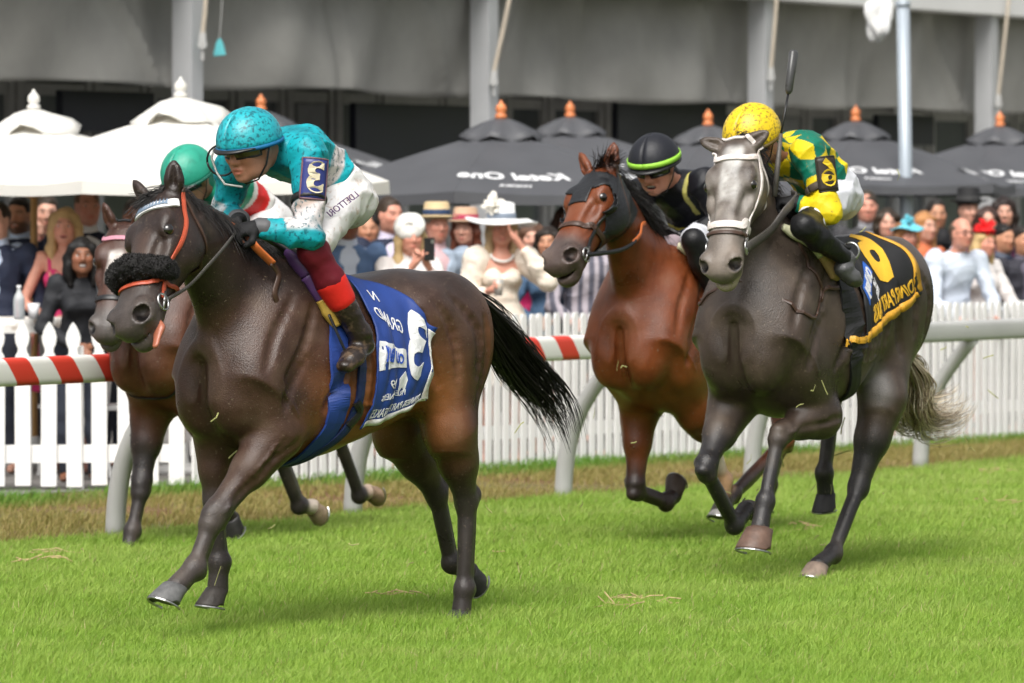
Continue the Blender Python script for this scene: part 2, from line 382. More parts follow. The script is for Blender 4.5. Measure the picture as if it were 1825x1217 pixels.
def slab_on_tent(name, label, cat, p0, p1, n, th, mat, Yfix=None):
    sa, sb = t_s(p0[0], n), t_s(p1[0], n); c = T_((sa+sb)/2, n, 0)
    d = ray((p0[0]+p1[0])/2, p0[1]); k = c[1]/d[1]; zt = HC+d[2]*k; d2 = ray((p0[0]+p1[0])/2, p1[1]); zb = HC+d2[2]*k
    root = thing(name, label, cat, (c[0], c[1], zb))
    MB().box((0,0,(zt-zb)/2), (abs(sb-sa)/2, th/2, (zt-zb)/2), TR).obj('screen_panel', mat, root, bevel=.006)
    MB().box((0,0,(zt-zb)/2)+TN*(-th/2-.03), (abs(sb-sa)/2*.8, .025, (zt-zb)/2*.8), TR).obj('back_cover', dark_frame, root)
    MB().box(np.array([0,0,-zb/2])+TN*(-th), (.03,.03,zb/2), TR).obj('stand', dark_frame, root)
    return root
slab_on_tent('display_screen', 'dark flat screen between two white parasols', 'screen', (105,163), (270,235), -.55, .07, panel_dark, None)['group'] = 'dark screens inside the tent'
slab_on_tent('display_screen', 'wide dark screen under the tent beside second column', 'screen', (628,186), (832,300), -.55, .07, panel_dark)['group'] = 'dark screens inside the tent'
slab_on_tent('display_screen', 'dark screen behind the black capped jockey', 'screen', (1095,178), (1290,262), -.55, .07, panel_dark)['group'] = 'dark screens inside the tent'
slab_on_tent('display_screen', 'small dark screen beside blue grey pole', 'screen', (1560,205), (1660,258), -.55, .07, panel_dark)['group'] = 'dark screens inside the tent'
def paper_sign():
    c = T_(t_s(1606, -1.42), -1.42, 0); z = at(1606, 190, c[1])[2]
    o = MB().box((0,0,0), (.17,.01,.085), TR).obj('notice_board', print_white); o.location = (c[0], c[1], z)
    setp(o, 'small blank white notice on tent back wall', 'sign')
paper_sign()
# straps and lifting tackle on the columns
def tackle():
    tan = M('tan webbing', (.46,.40,.32), .7)
    dat = [(362,(366,0),(361,60),'frayed tan strap hanging beside first tent column'),(893,(908,-5),(880,128),'tan strap slanting down to second tent column'),
           (1385,(1384,-5),(1374,122),'tan strap hanging beside third tent column'),(1790,(1798,-5),(1779,170),'tan strap hanging at last tent column')]
    for (c, a, b, lab) in dat:
        s = t_s(c, .48); Y = T_(s, .48, 0)[1]; A, B_ = at(*a, Y), at(*b, Y)
        root = thing('strap', lab, 'strap', B_, group='straps on the tent columns')
        A = A-B_; A = A*1.25
        MB().tube([A*0, A*.5+np.array([.004,0,0]), A], .018, 6, flat=.35).obj('webbing', tan, root)
        m = MB(); m.box((0,0,-.05), (.028,.02,.06)); m.tube([(0,-.03,-.09),(0,.03,-.09)], .04, 12); m.box((0,0,-.16), (.012,.012,.06))
        m.obj('buckle', grey_frame, root, bevel=.004)
    Y = T_(t_s(391,.5),.5,0)[1]; p = at(391, 100, Y)
    root = thing('tag', 'turquoise tag dangling on a thin line by column', 'tag', p)
    MB().prism([(-.05,0),(.055,.01),(.03,.11),(.012,.145),(-.008,.145),(-.03,.10)], -.006, .006).obj('tag_card', M('turquoise plastic', (.10,.46,.50), .5), root, bevel=.003)
    MB().tube([(0,0,.14),(.02,0,.40),(.04,0,.9)], .004, 5).obj('line', grey_frame, root)
tackle()
def steel_pole():
    p = at(1621, 700, 43.0); top = at(1610, 8, 43.0)
    root = thing('pole', 'tall plain blue grey pole standing behind black parasols', 'pole', (p[0],p[1],SOIL))
    MB().tube([(0,0,0),(top[0]-p[0]-.004,0,top[2]-SOIL)], .056, 20).obj('shaft', steel_blue, root, True)
    m = MB(); m.lathe([(.058,-.02),(.066,-.015),(.066,.02),(.05,.035),(.0,.04)], 16, (top[0]-p[0]-.004,0,top[2]-SOIL)); m.obj('cap', steel_blue, root, True)
    b = at(1566, 28, 43.2)
    V, F = [], []
    o = MB(); r = np.random.default_rng(4)
    n, mm = 14, 20; P = np.zeros((n, mm, 3))
    for i in range(n):
        for j in range(mm):
            th_ = math.pi*i/(n-1); f = 2*math.pi*j/(mm-1)
            rad = .13*(1+.22*math.sin(3*f+2*th_)+.16*math.sin(5*f-3*th_)+.12*math.sin(4*th_+f))
            P[i, j] = (rad*math.sin(th_)*math.cos(f)*.85, rad*math.sin(th_)*math.sin(f)*.8, rad*math.cos(th_)*1.35)
    o.grid(P); q = o.obj('cloth_bundle', M('white cloth', (.78,.78,.77), .8, .05, 8, .3, 20), None, True); q.location = b
    setp(q, 'crumpled white cloth bundle tied under the tent eave', 'cloth')
steel_pole()
# parasols
def parasol(label, apex, Y, R, drop, n, rz, canvas, finial, polem, text=None, group=None, scallop=.05, tpanel=0, vent_h=.13, wavy=0.0, tilt=None):
    p = at(apex[0], apex[1], Y); H = p[2]
    root = thing('parasol', label, 'parasol', (p[0], p[1], 0), rz, group)
    z1 = H-.19; z0 = z1-drop; K = 10; J = 9
    def pt(k, u, v, lift=0.0):       # panel k, u across 0..1, v 0 hub .. 1 hem
        a0, a1 = 2*math.pi*k/n, 2*math.pi*(k+1)/n
        c0 = np.array([math.cos(a0), math.sin(a0)]); c1 = np.array([math.cos(a1), math.sin(a1)])
        r = .05+(R-.05)*v; xy = (c0*(1-u)+c1*u)*r
        sag = .03*math.sin(math.pi*u)*v + scallop*math.sin(math.pi*u)*max(0, v-.8)*0
        z = z1 + (z0-z1)*(v**1.12) - sag + lift
        return (xy[0], xy[1], z)
    for k in range(n):
        P = np.array([[pt(k, i/(K-1), j/(J-1)) for j in range(J)] for i in range(K)])
        hem = P[:, -1:, :].copy(); hem[:, 0, 2] -= .085 + scallop*np.sin(np.linspace(0, math.pi, K))*-.3
        hem[:, 0, :2] *= 1.004
        m = MB().grid(np.concatenate([P, hem], 1)); solidify(m.obj('canopy_panel', canvas, root, False), .006)
    V = []
    m = MB(); prof = [(.03, H-.085), (.12, H-.115), (.24, H-.20), (.30, H-.245)]
    nn = n*4; rows = []
    for (r, z) in prof:
        rows.append([(r*math.cos(2*math.pi*k/nn)*(1+.10*math.cos(n*2*math.pi*k/nn)), r*math.sin(2*math.pi*k/nn)*(1+.10*math.cos(n*2*math.pi*k/nn)), z + (.025*math.cos(n*2*math.pi*k/nn)+wavy*math.sin(3*2*math.pi*k/nn+1))*(r > .2) + (z1-H+.19)) for k in range(nn+1)])
    solidify(m.grid(rows).obj('vent_cap', canvas, root, True), .006)
    f = MB().lathe([(.022,-.10),(.045,-.085),(.045,-.06),(.028,-.05),(.042,-.03),(.040,0),(.022,.022),(.012,.03),(.010,.045),(.0,.05)], 14, (0,0,H)); f.obj('finial', finial, root, True)
    MB().tube([(0,0,SOIL),(0,0,H-.06)], .024, 12).obj('pole', polem, root, True)
    MB().lathe([(.26,0),(.26,.05),(.05,.07),(.035,.20)], 20, (0,0,SOIL)).obj('base', grey_frame, root, True)
    rib = MB().tube([np.array([.04,0,z1-.03]), np.array([R*.5,0,z1+(z0-z1)*(.5**1.12)-.035]), np.array([R*.97,0,z0-.03])], .012, 6).mesh('rib')
    stay = MB().tube([np.array([.03,0,z0-.12]), np.array([R*.52,0,z1+(z0-z1)*(.5**1.12)-.05])], .010, 6).mesh('stay')
    for k in range(n):
        o = link('rib', rib, polem, root); o.rotation_euler = (0,0,2*math.pi*k/n)
        q = link('stay', stay, polem, root); q.rotation_euler = (0,0,2*math.pi*k/n)
    if text:
        for tp in (tpanel if isinstance(tpanel, (list, tuple)) else [tpanel]):
            for (body, size, v0, u0) in text:
                V, F = text_mesh(body, size, mirror=True, bold=size*.035, shear=.15)
                e0 = np.array(pt(tp, 0, .8)); e1 = np.array(pt(tp, 1, .8)); wl = np.linalg.norm(e1-e0); hl = math.hypot(R, drop)
                W = [pt(tp, .5-u0+x/wl, v0-y/hl, .008) for x, y in V]
                W = np.array(W); MB().add(W, F).obj('lettering', print_white, root)
    if tilt: root.rotation_euler = (math.radians(tilt[0]), math.radians(tilt[1]), rz)
    return root
def text_mesh(body, size, mirror=False, bold=0.0, shear=0.0, spacing=1.0, sx=1.0, cut=None):
    c = bpy.data.curves.new('t', 'FONT'); c.body = body; c.size = size; c.align_x = 'CENTER'; c.align_y = 'CENTER'; c.offset = bold
    c.shear = shear; c.space_character = spacing; c.resolution_u = 3
    o = bpy.data.objects.new('t', c); COL.objects.link(o); dg = bpy.context.evaluated_depsgraph_get()
    me = bpy.data.meshes.new_from_object(o.evaluated_get(dg)); bpy.data.objects.remove(o); bpy.data.curves.remove(c)
    bm = bmesh.new(); bm.from_mesh(me); bmesh.ops.triangulate(bm, faces=bm.faces)
    if cut:
        for _ in range(4):
            ed = [e for e in bm.edges if e.calc_length() > cut]
            if not ed: break
            bmesh.ops.subdivide_edges(bm, edges=ed, cuts=1); bmesh.ops.triangulate(bm, faces=[f for f in bm.faces if len(f.verts) > 3])
    V = [((-v.co.x if mirror else v.co.x)*sx, v.co.y) for v in bm.verts]; bm.verts.index_update()
    F = [tuple(v.index for v in f.verts) for f in bm.faces]; bm.free(); bpy.data.meshes.remove(me); return V, F
KT = [('Ketel One', .205, .76, .18), ('VODKA', .065, .89, .18)]
GB, GW = 'black parasols along the terrace', 'white parasols along the terrace'
parasol('white parasol with ruffled vent nearest the left fence corner', (60,172), 33.8, 1.30, .36, 6, .35, canvas_white, canvas_white, wood_tan, group=GW, wavy=.035)
parasol('largest white parasol standing behind the turquoise jockey', (322,150), 32.9, 1.36, .44, 6, .12, canvas_white, canvas_white, wood_tan, group=GW, wavy=.035)
parasol('black parasol mostly hidden behind the two white parasols', (268,172), 44.5, 1.5, .44, 6, .2, canvas_black, wood_orange, dark_frame, group=GB)
parasol('black parasol half hidden behind the turquoise jockey', (465,178), 41.0, 1.45, .44, 6, .28, canvas_black, wood_orange, dark_frame, KT, GB, tpanel=[4,5])
parasol('large black parasol with white lettering right of turquoise jockey', (893,190), 37.5, 1.5, .44, 6, .30, canvas_black, wood_orange, dark_frame, KT, GB, tpanel=[4,5])
parasol('black parasol peeking out above the bay horse head', (1016,190), 43.0, 1.5, .44, 6, .30, canvas_black, wood_orange, dark_frame, KT, GB, tpanel=[4,5])
parasol('black parasol hidden behind the yellow helmet', (1262,205), 42.5, 1.5, .44, 6, .30, canvas_black, wood_orange, dark_frame, KT, GB, tpanel=[4,5])
parasol('black parasol with white lettering behind the blue grey pole', (1525,198), 44.0, 1.5, .44, 6, .30, canvas_black, wood_orange, dark_frame, KT, GB, tpanel=[4,5])
parasol('black parasol cut by the right picture edge', (1782,208), 46.0, 1.5, .44, 6, .22, canvas_black, wood_orange, dark_frame, KT, GB, tpanel=[4,5])
# ------------------------------------------------------------------ sculpting: smooth-blended distance fields -> one continuous mesh
def unit(v): v = np.asarray(v, float); return v/(np.linalg.norm(v)+1e-12)
def A3(*a): return np.array(a, float)
class Field:
    def __init__(s, lo, hi, h):
        s.lo = np.asarray(lo, float); s.h = h; s.n = np.ceil((np.asarray(hi)-s.lo)/h).astype(int)+1
        s.d = np.full(s.n, .30, np.float32)
        s.ax = [(s.lo[i]+h*np.arange(s.n[i])).astype(np.float32) for i in range(3)]
    def sub(s, lo, hi, pad):
        i0 = np.clip(np.floor((np.asarray(lo)-pad-s.lo)/s.h).astype(int), 0, s.n-1); i1 = np.clip(np.ceil((np.asarray(hi)+pad-s.lo)/s.h).astype(int)+1, 0, s.n)
        sl = tuple(slice(a, b) for a, b in zip(i0, i1))
        return sl, s.ax[0][sl[0]][:,None,None], s.ax[1][sl[1]][None,:,None], s.ax[2][sl[2]][None,None,:]
    def mix(s, sl, d, k, op):
        a = s.d[sl]
        if a.size == 0: return
        if op == '+':
            if k > 0: h = np.maximum(k-np.abs(a-d), 0)/k; s.d[sl] = np.minimum(a, d)-h*h*k*.25
            else: s.d[sl] = np.minimum(a, d)
        else:
            if k > 0: h = np.maximum(k-np.abs(a+d), 0)/k; s.d[sl] = np.maximum(a, -d)+h*h*k*.25
            else: s.d[sl] = np.maximum(a, -d)
    def seg(s, a, b, ra, rb, k=.03, flat=None, op='+'):
        a, b = A3(*a), A3(*b); r = max(ra, rb)
        sl, X, Y, Z = s.sub(np.minimum(a, b)-r, np.maximum(a, b)+r, k+s.h*3)
        ba = b-a; L2 = ba@ba+1e-12
        x, y, z = X-a[0], Y-a[1], Z-a[2]
        t = np.clip((x*ba[0]+y*ba[1]+z*ba[2])/L2, 0, 1)
        x, y, z = x-t*ba[0], y-t*ba[1], z-t*ba[2]
        if flat is not None:
            n, f = unit(flat[0]), flat[1]; q = (x*n[0]+y*n[1]+z*n[2])*(1/f-1); x, y, z = x+q*n[0], y+q*n[1], z+q*n[2]
        d = np.sqrt(x*x+y*y+z*z)-(ra+(rb-ra)*t)
        if flat is not None and flat[1] < 1: d = d*max(flat[1], .5)
        s.mix(sl, d, k, op); return s
    def chain(s, pts, rs, k=.03, flat=None):
        for i in range(len(pts)-1): s.seg(pts[i], pts[i+1], rs[i], rs[i+1], k, flat)
        return s
    def ell(s, c, r, k=.03, R=None, op='+'):
        c, r = A3(*c), A3(*r); m = r.max()
        sl, X, Y, Z = s.sub(c-m, c+m, k+s.h*3); x, y, z = X-c[0], Y-c[1], Z-c[2]
        if R is not None:       # rows: local axes
            R = np.asarray(R, float); x, y, z = (R[i][0]*x+R[i][1]*y+R[i][2]*z for i in range(3))
        k0 = np.sqrt((x/r[0])**2+(y/r[1])**2+(z/r[2])**2); k1 = np.sqrt((x/r[0]**2)**2+(y/r[1]**2)**2+(z/r[2]**2)**2)+1e-6
        s.mix(sl, k0*(k0-1)/k1, k, op); return s
    def loft(s, o, ax, up, st, k=.03, e=2.0, op='+'):
        """stations (t, half_up, half_down, half_width[, centre shift along up, centre shift sideways])"""
        st = [tuple(q)+(0,)*(6-len(q)) for q in st]; T = np.array([q[0] for q in st]); o = A3(*o)
        ax = unit(ax); up = A3(*up); up = unit(up-ax*(up@ax)); sd = np.cross(up, ax)
        tt = np.linspace(T[0], T[-1], 120); tab = [catmull(T, np.array([q[i] for q in st]), tt) for i in range(1, 6)]
        m = max(max(q[1], q[2], q[3]) for q in st)+max(max(abs(q[4]), abs(q[5])) for q in st)
        p0, p1 = o+ax*T[0], o+ax*T[-1]
        sl, X, Y, Z = s.sub(np.minimum(p0, p1)-m, np.maximum(p0, p1)+m, k+s.h*3)
        x, y, z = X-o[0], Y-o[1], Z-o[2]
        t = x*ax[0]+y*ax[1]+z*ax[2]; v = x*up[0]+y*up[1]+z*up[2]; w_ = x*sd[0]+y*sd[1]+z*sd[2]
        tc = np.clip(t, T[0], T[-1]); hu, hd, hw, cv, cw = (np.interp(tc, tt, q) for q in tab)
        v = v-cv; w_ = w_-cw; hv = np.where(v > 0, hu, hd)
        q = (np.abs(v/hv)**e+np.abs(w_/hw)**e)**(1/e); d = (q-1)*np.minimum(hv, hw)
        dt = np.abs(t-tc); d = np.where(dt > 0, np.sqrt(np.maximum(d, 0)**2+dt**2)+np.minimum(d, 0)*0+np.where(d < 0, 0, 0), d)
        s.mix(sl, d.astype(np.float32), k, op); return s
    def noise(s, amp, sc, seed=0, ridge=False):
        I = np.nonzero(np.abs(s.d) < .05); X, Y, Z = (s.ax[a][I[a]] for a in range(3)); r = np.random.default_rng(seed); v = 0
        for i in range(5):
            f = r.normal(0, 1, 3); f *= sc*r.uniform(.6, 1.6)/np.linalg.norm(f); q = np.sin(X*f[0]+Y*f[1]+Z*f[2]+r.uniform(0, 6.28)+(.9*np.sin(X*f[1]*.7+Y*f[2]*.7-Z*f[0]*.7) if ridge else 0)); v = v+(1.6*(np.abs(q)**.6)-1.0 if ridge else q)
        s.d[I] += (amp*v/2.2).astype(np.float32); return s
    def sample(s, P):
        g = (np.asarray(P, float)-s.lo)/s.h; g = np.clip(g, 0, s.n-1.001); i = g.astype(int); f = g-i; r = 0
        for a in (0, 1):
            for b in (0, 1):
                for c in (0, 1):
                    wgt = (f[:,0] if a else 1-f[:,0])*(f[:,1] if b else 1-f[:,1])*(f[:,2] if c else 1-f[:,2])
                    r = r+wgt*s.d[i[:,0]+a, i[:,1]+b, i[:,2]+c]
        return r
    def grad(s, P, e=.012):
        P = np.asarray(P, float); g = np.stack([s.sample(P+np.eye(3)[i]*e)-s.sample(P-np.eye(3)[i]*e) for i in range(3)], 1)
        return g/(np.linalg.norm(g, axis=1)[:,None]+1e-9)
    def proj(s, P, off=0.0, it=14):
        P = np.array(P, float)
        for _ in range(it): P = P-((s.sample(P)-off)*.8)[:,None]*s.grad(P)
        return P
    def mesh(s, iso=0.0):
        g = openvdb.FloatGrid(.30); g.copyFromArray(np.ascontiguousarray(s.d, dtype=np.float32))
        p, q = g.convertToQuads(iso); p = p*s.h+s.lo; q = q.astype(np.int64)
        n = np.cross(p[q[:,2]]-p[q[:,0]], p[q[:,3]]-p[q[:,1]]); vol = np.sum(n*p[q[:,0]])
        if vol < 0: q = q[:, ::-1]
        return p, q
def catmull(T, V, t):
    m = np.gradient(V, T); i = np.clip(np.searchsorted(T, t)-1, 0, len(T)-2); h = T[i+1]-T[i]; u = (t-T[i])/h
    return (2*u**3-3*u**2+1)*V[i]+(u**3-2*u**2+u)*h*m[i]+(-2*u**3+3*u**2)*V[i+1]+(u**3-u**2)*h*m[i+1]
def curve_pts(P, n):
    P = np.asarray(P, float); T = np.arange(len(P), dtype=float); t = np.linspace(0, len(P)-1, n)
    return np.stack([catmull(T, P[:,i], t) for i in range(P.shape[1])], 1)
def lerp(a, b, t): return a+(b-a)*t
def sstep(a, b, x): t = np.clip((x-a)/(b-a), 0, 1); return t*t*(3-2*t)
def noise3(P, sc, seed=0, oct=3):
    r = np.random.default_rng(seed); v = 0; amp = 1
    for o in range(oct):
        for i in range(4):
            f = r.normal(0, 1, 3); f *= sc*r.uniform(.7, 1.4)/np.linalg.norm(f); v = v+amp*np.sin(P@f+r.uniform(0, 6.28))
        sc *= 2.1; amp *= .55
    return v/3.5
# ---- strands of hair: three-sided tapering tubes in one mesh
def strands(name, root_pts, paths, r0, r1, mat, parent, cols=None):
    paths = np.asarray(paths, float); n, m = paths.shape[:2]
    T = np.gradient(paths, axis=1); T /= np.linalg.norm(T, axis=2)[:,:,None]+1e-9
    U = np.cross(T, A3(.3,.2,.93)); U /= np.linalg.norm(U, axis=2)[:,:,None]+1e-9; W = np.cross(T, U)
    rr = np.linspace(1, 0, m)[None,:,None]; rad = r1+(r0-r1)*rr**.7
    V = np.stack([paths+rad*(math.cos(a)*U+math.sin(a)*W) for a in (0, 2.094, 4.189)], 2).reshape(-1, 3)
    i = (np.arange(n)[:,None,None]*m+np.arange(m-1)[None,:,None])*3; k = np.arange(3)[None,None,:]; k2 = (k+1)%3
    F = np.stack([i+k, i+k2, i+3+k2, i+3+k], -1).reshape(-1, 4)
    c = np.repeat(np.asarray(cols), m*3, 0) if cols is not None else None
    return link(name, npmesh(name, V, F, True, c), mat, parent)
# ------------------------------------------------------------------ a galloping racehorse
def coat_mat(name, rough=.30):
    m = M(name, (0,0,0), .33, .42, 5, .30, 150, attr=True, spec=.42, coat=.0, rvar=.20, spots=[((.20,.155,.11), 95, .655, .71, .6), ((.13,.10,.07), 5, .56, .76, .30)])
    return m
coat_m = coat_mat('wet horse coat'); hair_m = M('horse hair', (0,0,0), .38, .1, 20, attr=True, spec=.5)
hoof_m = M('hoof horn', (0,0,0), .5, .25, 30, .3, 60, attr=True)
eye_m = M('horse eye', (.008,.005,.004), .06, 0, coat=1.0)
class Horse:
    def __init__(s, deg, px, Y, label, group='racehorses galloping on the turf'):
        s.a = math.radians(deg); c, si = math.cos(s.a), math.sin(s.a)
        s.F = A3(-c,-si,0); s.L = A3(si,-c,0); s.O = A3((px-CX)/FPX*Y, Y, 0); s.M = np.stack([s.F, s.L, A3(0,0,1)])
        s.rz = math.atan2(s.F[1], s.F[0])
        s.root = thing('horse', label, 'horse', s.O, s.rz, group)
    def J(s, px, py, v):           # sight line meets the horse's lengthwise plane v
        d = ray(px, py); t = ((s.O-CAMP)@s.L+v)/(d@s.L); return s.M@(CAMP+t*d-s.O)
    def JY(s, px, py, p, dist):    # point on the sight line at a given distance from p (nearer solution)
        d = s.M@ray(px, py); o = s.M@(CAMP-s.O)-p; a, b, c = d@d, 2*d@o, o@o-dist*dist; D = b*b-4*a*c
        t = (-b-math.sqrt(D))/(2*a) if D > 0 else -b/(2*a); return s.M@(CAMP-s.O)+t*d
    def world(s, P): return np.asarray(P)@s.M+s.O
    def local(s, W): return (np.asarray(W)-s.O)@s.M.T
    def build(s, sp, h=.009):
        F = s.f = Field(sp.get('lo', (-1.30,-.56,-.14)), sp.get('hi', (1.60,.60,2.16)), h); dz = sp.setdefault('dz', 0); sc = sp.get('sc', 1.0)
        B_ = lambda u, v, z: A3(u*sc, v*sc, 1.1+(z-1.1)*sc+dz)
        S_ = lambda *r: A3(*r)*sc
        tr = [(-.80,1.24,1.00,.09),(-.72,1.36,.90,.19),(-.56,1.42,.84,.245),(-.34,1.445,.81,.27),(-.10,1.42,.74,.265),(.12,1.425,.68,.28),(.30,1.475,.655,.275),(.44,1.51,.665,.245),(.58,1.46,.71,.215),(.70,1.30,.79,.185),(.79,1.15,.90,.11)]
        tw = sp.get('wide', 1.0)
        F.loft((0,0,0), (1,0,0), (0,0,1), [(u*sc, (zt-zb)/2*sc, (zt-zb)/2*sc, w_*tw*sc, 1.1+((zt+zb)/2-1.1)*sc+dz) for u, zt, zb, w_ in tr], .02, 2.15)
        P, m = sp['poll'], sp['muzzle']; s.P = P
        # neck
        N0 = B_(.50, 0, 1.17); hd = unit(m-P); s.hd = hd
        fr = A3(0,0,1)-hd*hd[2]
        fr = unit(fr + sp.get('roll', 0)*np.cross(hd, unit(fr))); sd = np.cross(hd, fr); s.fr, s.sd = fr, sd      # face front, left side of head? 
        th = P-fr*.10+hd*.06; axn = th-N0; Ln = np.linalg.norm(axn); upn = A3(-axn[2], 0, axn[0]) if axn[0] > .05 else A3(-1,0,.2)
        upn = unit(A3(-.5, 0, 1.0) - 0)
        nb = sp.get('neckbend', 0.0)
        F.loft(N0, axn, upn, [(-.12,.20,.22,.10,0,0),(.10*Ln,.245,.27,.145),(.35*Ln,.215,.215,.118,.02,nb*.6),(.6*Ln,.175,.165,.094,.03,nb),(.85*Ln,.145,.13,.084,.02,nb*.5),(1.02*Ln,.11,.12,.078)], .09, 2.1)
        # shoulder, chest, quarters
        for g in (-1, 1):
            F.loft(B_(.36,g*.140,1.42), A3(.30,g*.05,-.46), A3(1,0,.6), [(0,.06,.06,.05),(.18*sc,.10,.12,.075),(.36*sc,.12,.14,.088),(.54*sc,.10,.12,.082)], .09)
            F.ell(B_(.69,g*.088,.93), S_(.115,.108,.155), .045)
            F.ell(B_(-.52,g*.13,1.16), S_(.26,.148,.27), .06)
            F.ell(B_(-.34,g*.185,1.27), S_(.10,.07,.08), .10)
            F.ell(B_(.44,g*.195,.90), S_(.16,.075,.14), .05)
            F.ell(B_(.16,g*.17,1.0), S_(.30,.122,.26), .06)
        F.seg(B_(.80,0,1.06), B_(.76,0,.80), .028, .03, .05, op='-')
        # legs
        s.hooves = []
        for lg in sp['fore']:
            sh, el, kn, fe, ho = lg['p']; g = np.sign(lg['v']); sl = lg.get('s', 1.0)
            F.seg(sh, el, .125, .098, .075, ((0,1,0), .85))
            mid = lerp(el, kn, .42); d = unit(kn-el); bk = unit(A3(1,0,0)-d*d[0])
            F.seg(el, mid, .092*sl, .066*sl, .05); F.seg(mid+bk*.004, kn-d*.05, .064*sl, .045*sl, .03)
            F.ell(lerp(el, kn, .22)+bk*.025, (.055,.052,.14), .05, basis(d))
            F.ell(lerp(el, kn, .25)-bk*.03, (.05,.05,.12), .05, basis(d))
            F.seg(kn-d*.035, kn+unit(fe-kn)*.03, .050*sl, .046*sl, .025); c = unit(fe-kn); cb = unit(A3(-1,0,0)+c*c[0])
            F.ell(kn+cb*.045, (.024,.024,.034), .025)
            F.seg(kn, fe, .033*sl, .028*sl, .02); F.seg(kn+cb*.030, fe+cb*.030, .018, .019, .010); F.ell(kn-cb*.018-c*.012, (.036,.036,.030), .02)
            F.ell(fe+cb*.006, (.043*sl,.043*sl,.047*sl), .02); F.ell(fe+cb*.036, (.024,.024,.028), .02)
            F.seg(fe, ho, .035*sl, .041*sl, .02); s.hooves.append((ho, unit(A3(*lg['dn'])) if 'dn' in lg else unit(ho-fe), lg.get('toe'), lg.get('hc'), lg.get('hsz', 1.0)))
        for lg in sp['hind']:
            hi, st, hk, fe, ho = lg['p']; g = np.sign(lg['v']); sl = lg.get('s', 1.0)
            F.loft(hi, st-hi, A3(1,0,.5), [(-.10,.14,.16,.10),(0,.185,.19,.118),(.5*np.linalg.norm(st-hi),.165,.165,.118),(np.linalg.norm(st-hi),.115,.125,.095),(np.linalg.norm(st-hi)+.08,.08,.09,.07)], .07)
            d = unit(hk-st); bk = unit(A3(-1,0,0)+d*d[0]); mid = lerp(st, hk, .45)
            F.seg(st, mid, .110*sl, .076*sl, .05); F.seg(mid, hk, .074*sl, .042*sl, .04); F.ell(lerp(st, hk, .30)+bk*.03, (.07,.06,.16), .05, basis(d))
            F.seg(lerp(st, hk, .45)+bk*.045, hk+bk*.05, .022, .020, .025)
            F.ell(hk, (.052*sl,.045*sl,.060*sl), .025); c = unit(fe-hk); cb = unit(bk+c*0 - c*(bk@c))
            F.ell(hk+cb*.050-c*.03, (.026,.024,.036), .025)
            F.seg(hk, fe, .037*sl, .030*sl, .025); F.seg(hk+cb*.034, fe+cb*.030, .019, .019, .010)
            F.ell(fe+cb*.006, (.044*sl,.044*sl,.048*sl), .02); F.ell(fe+cb*.038, (.025,.024,.03), .02)
            F.seg(fe, ho, .036*sl, .042*sl, .02); s.hooves.append((ho, unit(A3(*lg['dn'])) if 'dn' in lg else unit(ho-fe), lg.get('toe'), lg.get('hc'), lg.get('hsz', 1.0)))
        # ribs, muscle grooves, veins: laid along the surface made so far
        def on(pts, off, n=10): return F.proj(curve_pts([B_(p[0], g*.42, p[1]) for p in pts], n), off, 10)
        for g in (-1, 1):
            for i in range(7):
                u = .26-.075*i; q = on([(u+.03,1.22), (u,1.05), (u+.015,.88)], -.010, 7); F.chain(list(q), [.015]*7, .02)
            for pts, r in (([(.40,1.33),(.49,1.12),(.58,1.0)], .016), ([(.28,1.22),(.29,1.02),(.36,.86)], .018), ([(.52,1.40),(.66,1.22),(.73,1.08)], .015), ([(-.42,1.38),(-.58,1.20),(-.60,.98)], .014),
                           ([(-.68,1.26),(-.70,1.05),(-.66,.86)], .016), ([(-.22,1.28),(-.26,1.08),(-.32,.92)], .020), ([(.46,1.10),(.56,.96),(.60,.86)], .014), ([(-.30,1.34),(-.40,1.18),(-.44,.98)], .012)):
                q = on(pts, .008, 9)
                for i in range(8): F.seg(q[i], q[i+1], r*(.55+.45*math.sin(math.pi*i/8)), r*(.55+.45*math.sin(math.pi*(i+1)/8)), .028, op='-')
            for pts in ([(.30,.95),(.10,.86),(-.12,.88)], [(.60,1.02),(.56,.92),(.52,.84)]):
                q = on(pts, -.0015, 12); F.chain(list(q), [.0068]*12, .006)
        for lg in sp['fore']:       # vein and tendon lines on the forearm
            sh, el, kn, fe, ho = lg['p']; g = np.sign(lg['v'])
            for o1, o2 in ((.05, .02), (-.01, .05)):
                q = F.proj(curve_pts([lerp(el, kn, .1)+A3(o1,g*.1,0), lerp(el, kn, .5)+A3(o2,g*.09,0), lerp(el, kn, .95)+A3(o1*.5,g*.08,0)], 12), -.001, 8); F.chain(list(q), [.0060]*12, .008)
                q = F.proj(curve_pts([lerp(el, kn, .05)+A3(o1-.03,g*.1,0), lerp(el, kn, .45)+A3(o2-.03,g*.09,0), lerp(el, kn, .8)+A3(0,g*.08,0)], 9), .010, 8)
                for i in range(8): F.seg(q[i], q[i+1], .012, .012, .02, op='-')
        # head
        k = s.k = sp.get('hs', 1.0); mz = sp.get('mz', 1.12); H_ = lambda t, f, x: P+hd*t*k+fr*f*k+sd*x*k
        s.H_ = H_; Lh = np.linalg.norm(m-P)/k; q = Lh/.62
        F.loft(P, hd, fr, [(t*q*k, a*k*lerp(1, mz, sstep(.3,.5,t)), b*k*lerp(1, mz, sstep(.3,.5,t)), c*k*lerp(1, mz, sstep(.3,.5,t))) for t, a, b, c in [(-.05,.05,.08,.06),(.0,.08,.13,.088),(.09,.093,.175,.112),(.18,.096,.185,.122),(.28,.088,.16,.100),(.38,.074,.108,.076),(.47,.064,.082,.066),(.55,.060,.076,.068),(.605,.05,.066,.062),(.63,.03,.04,.04)]], .04, 2.25)
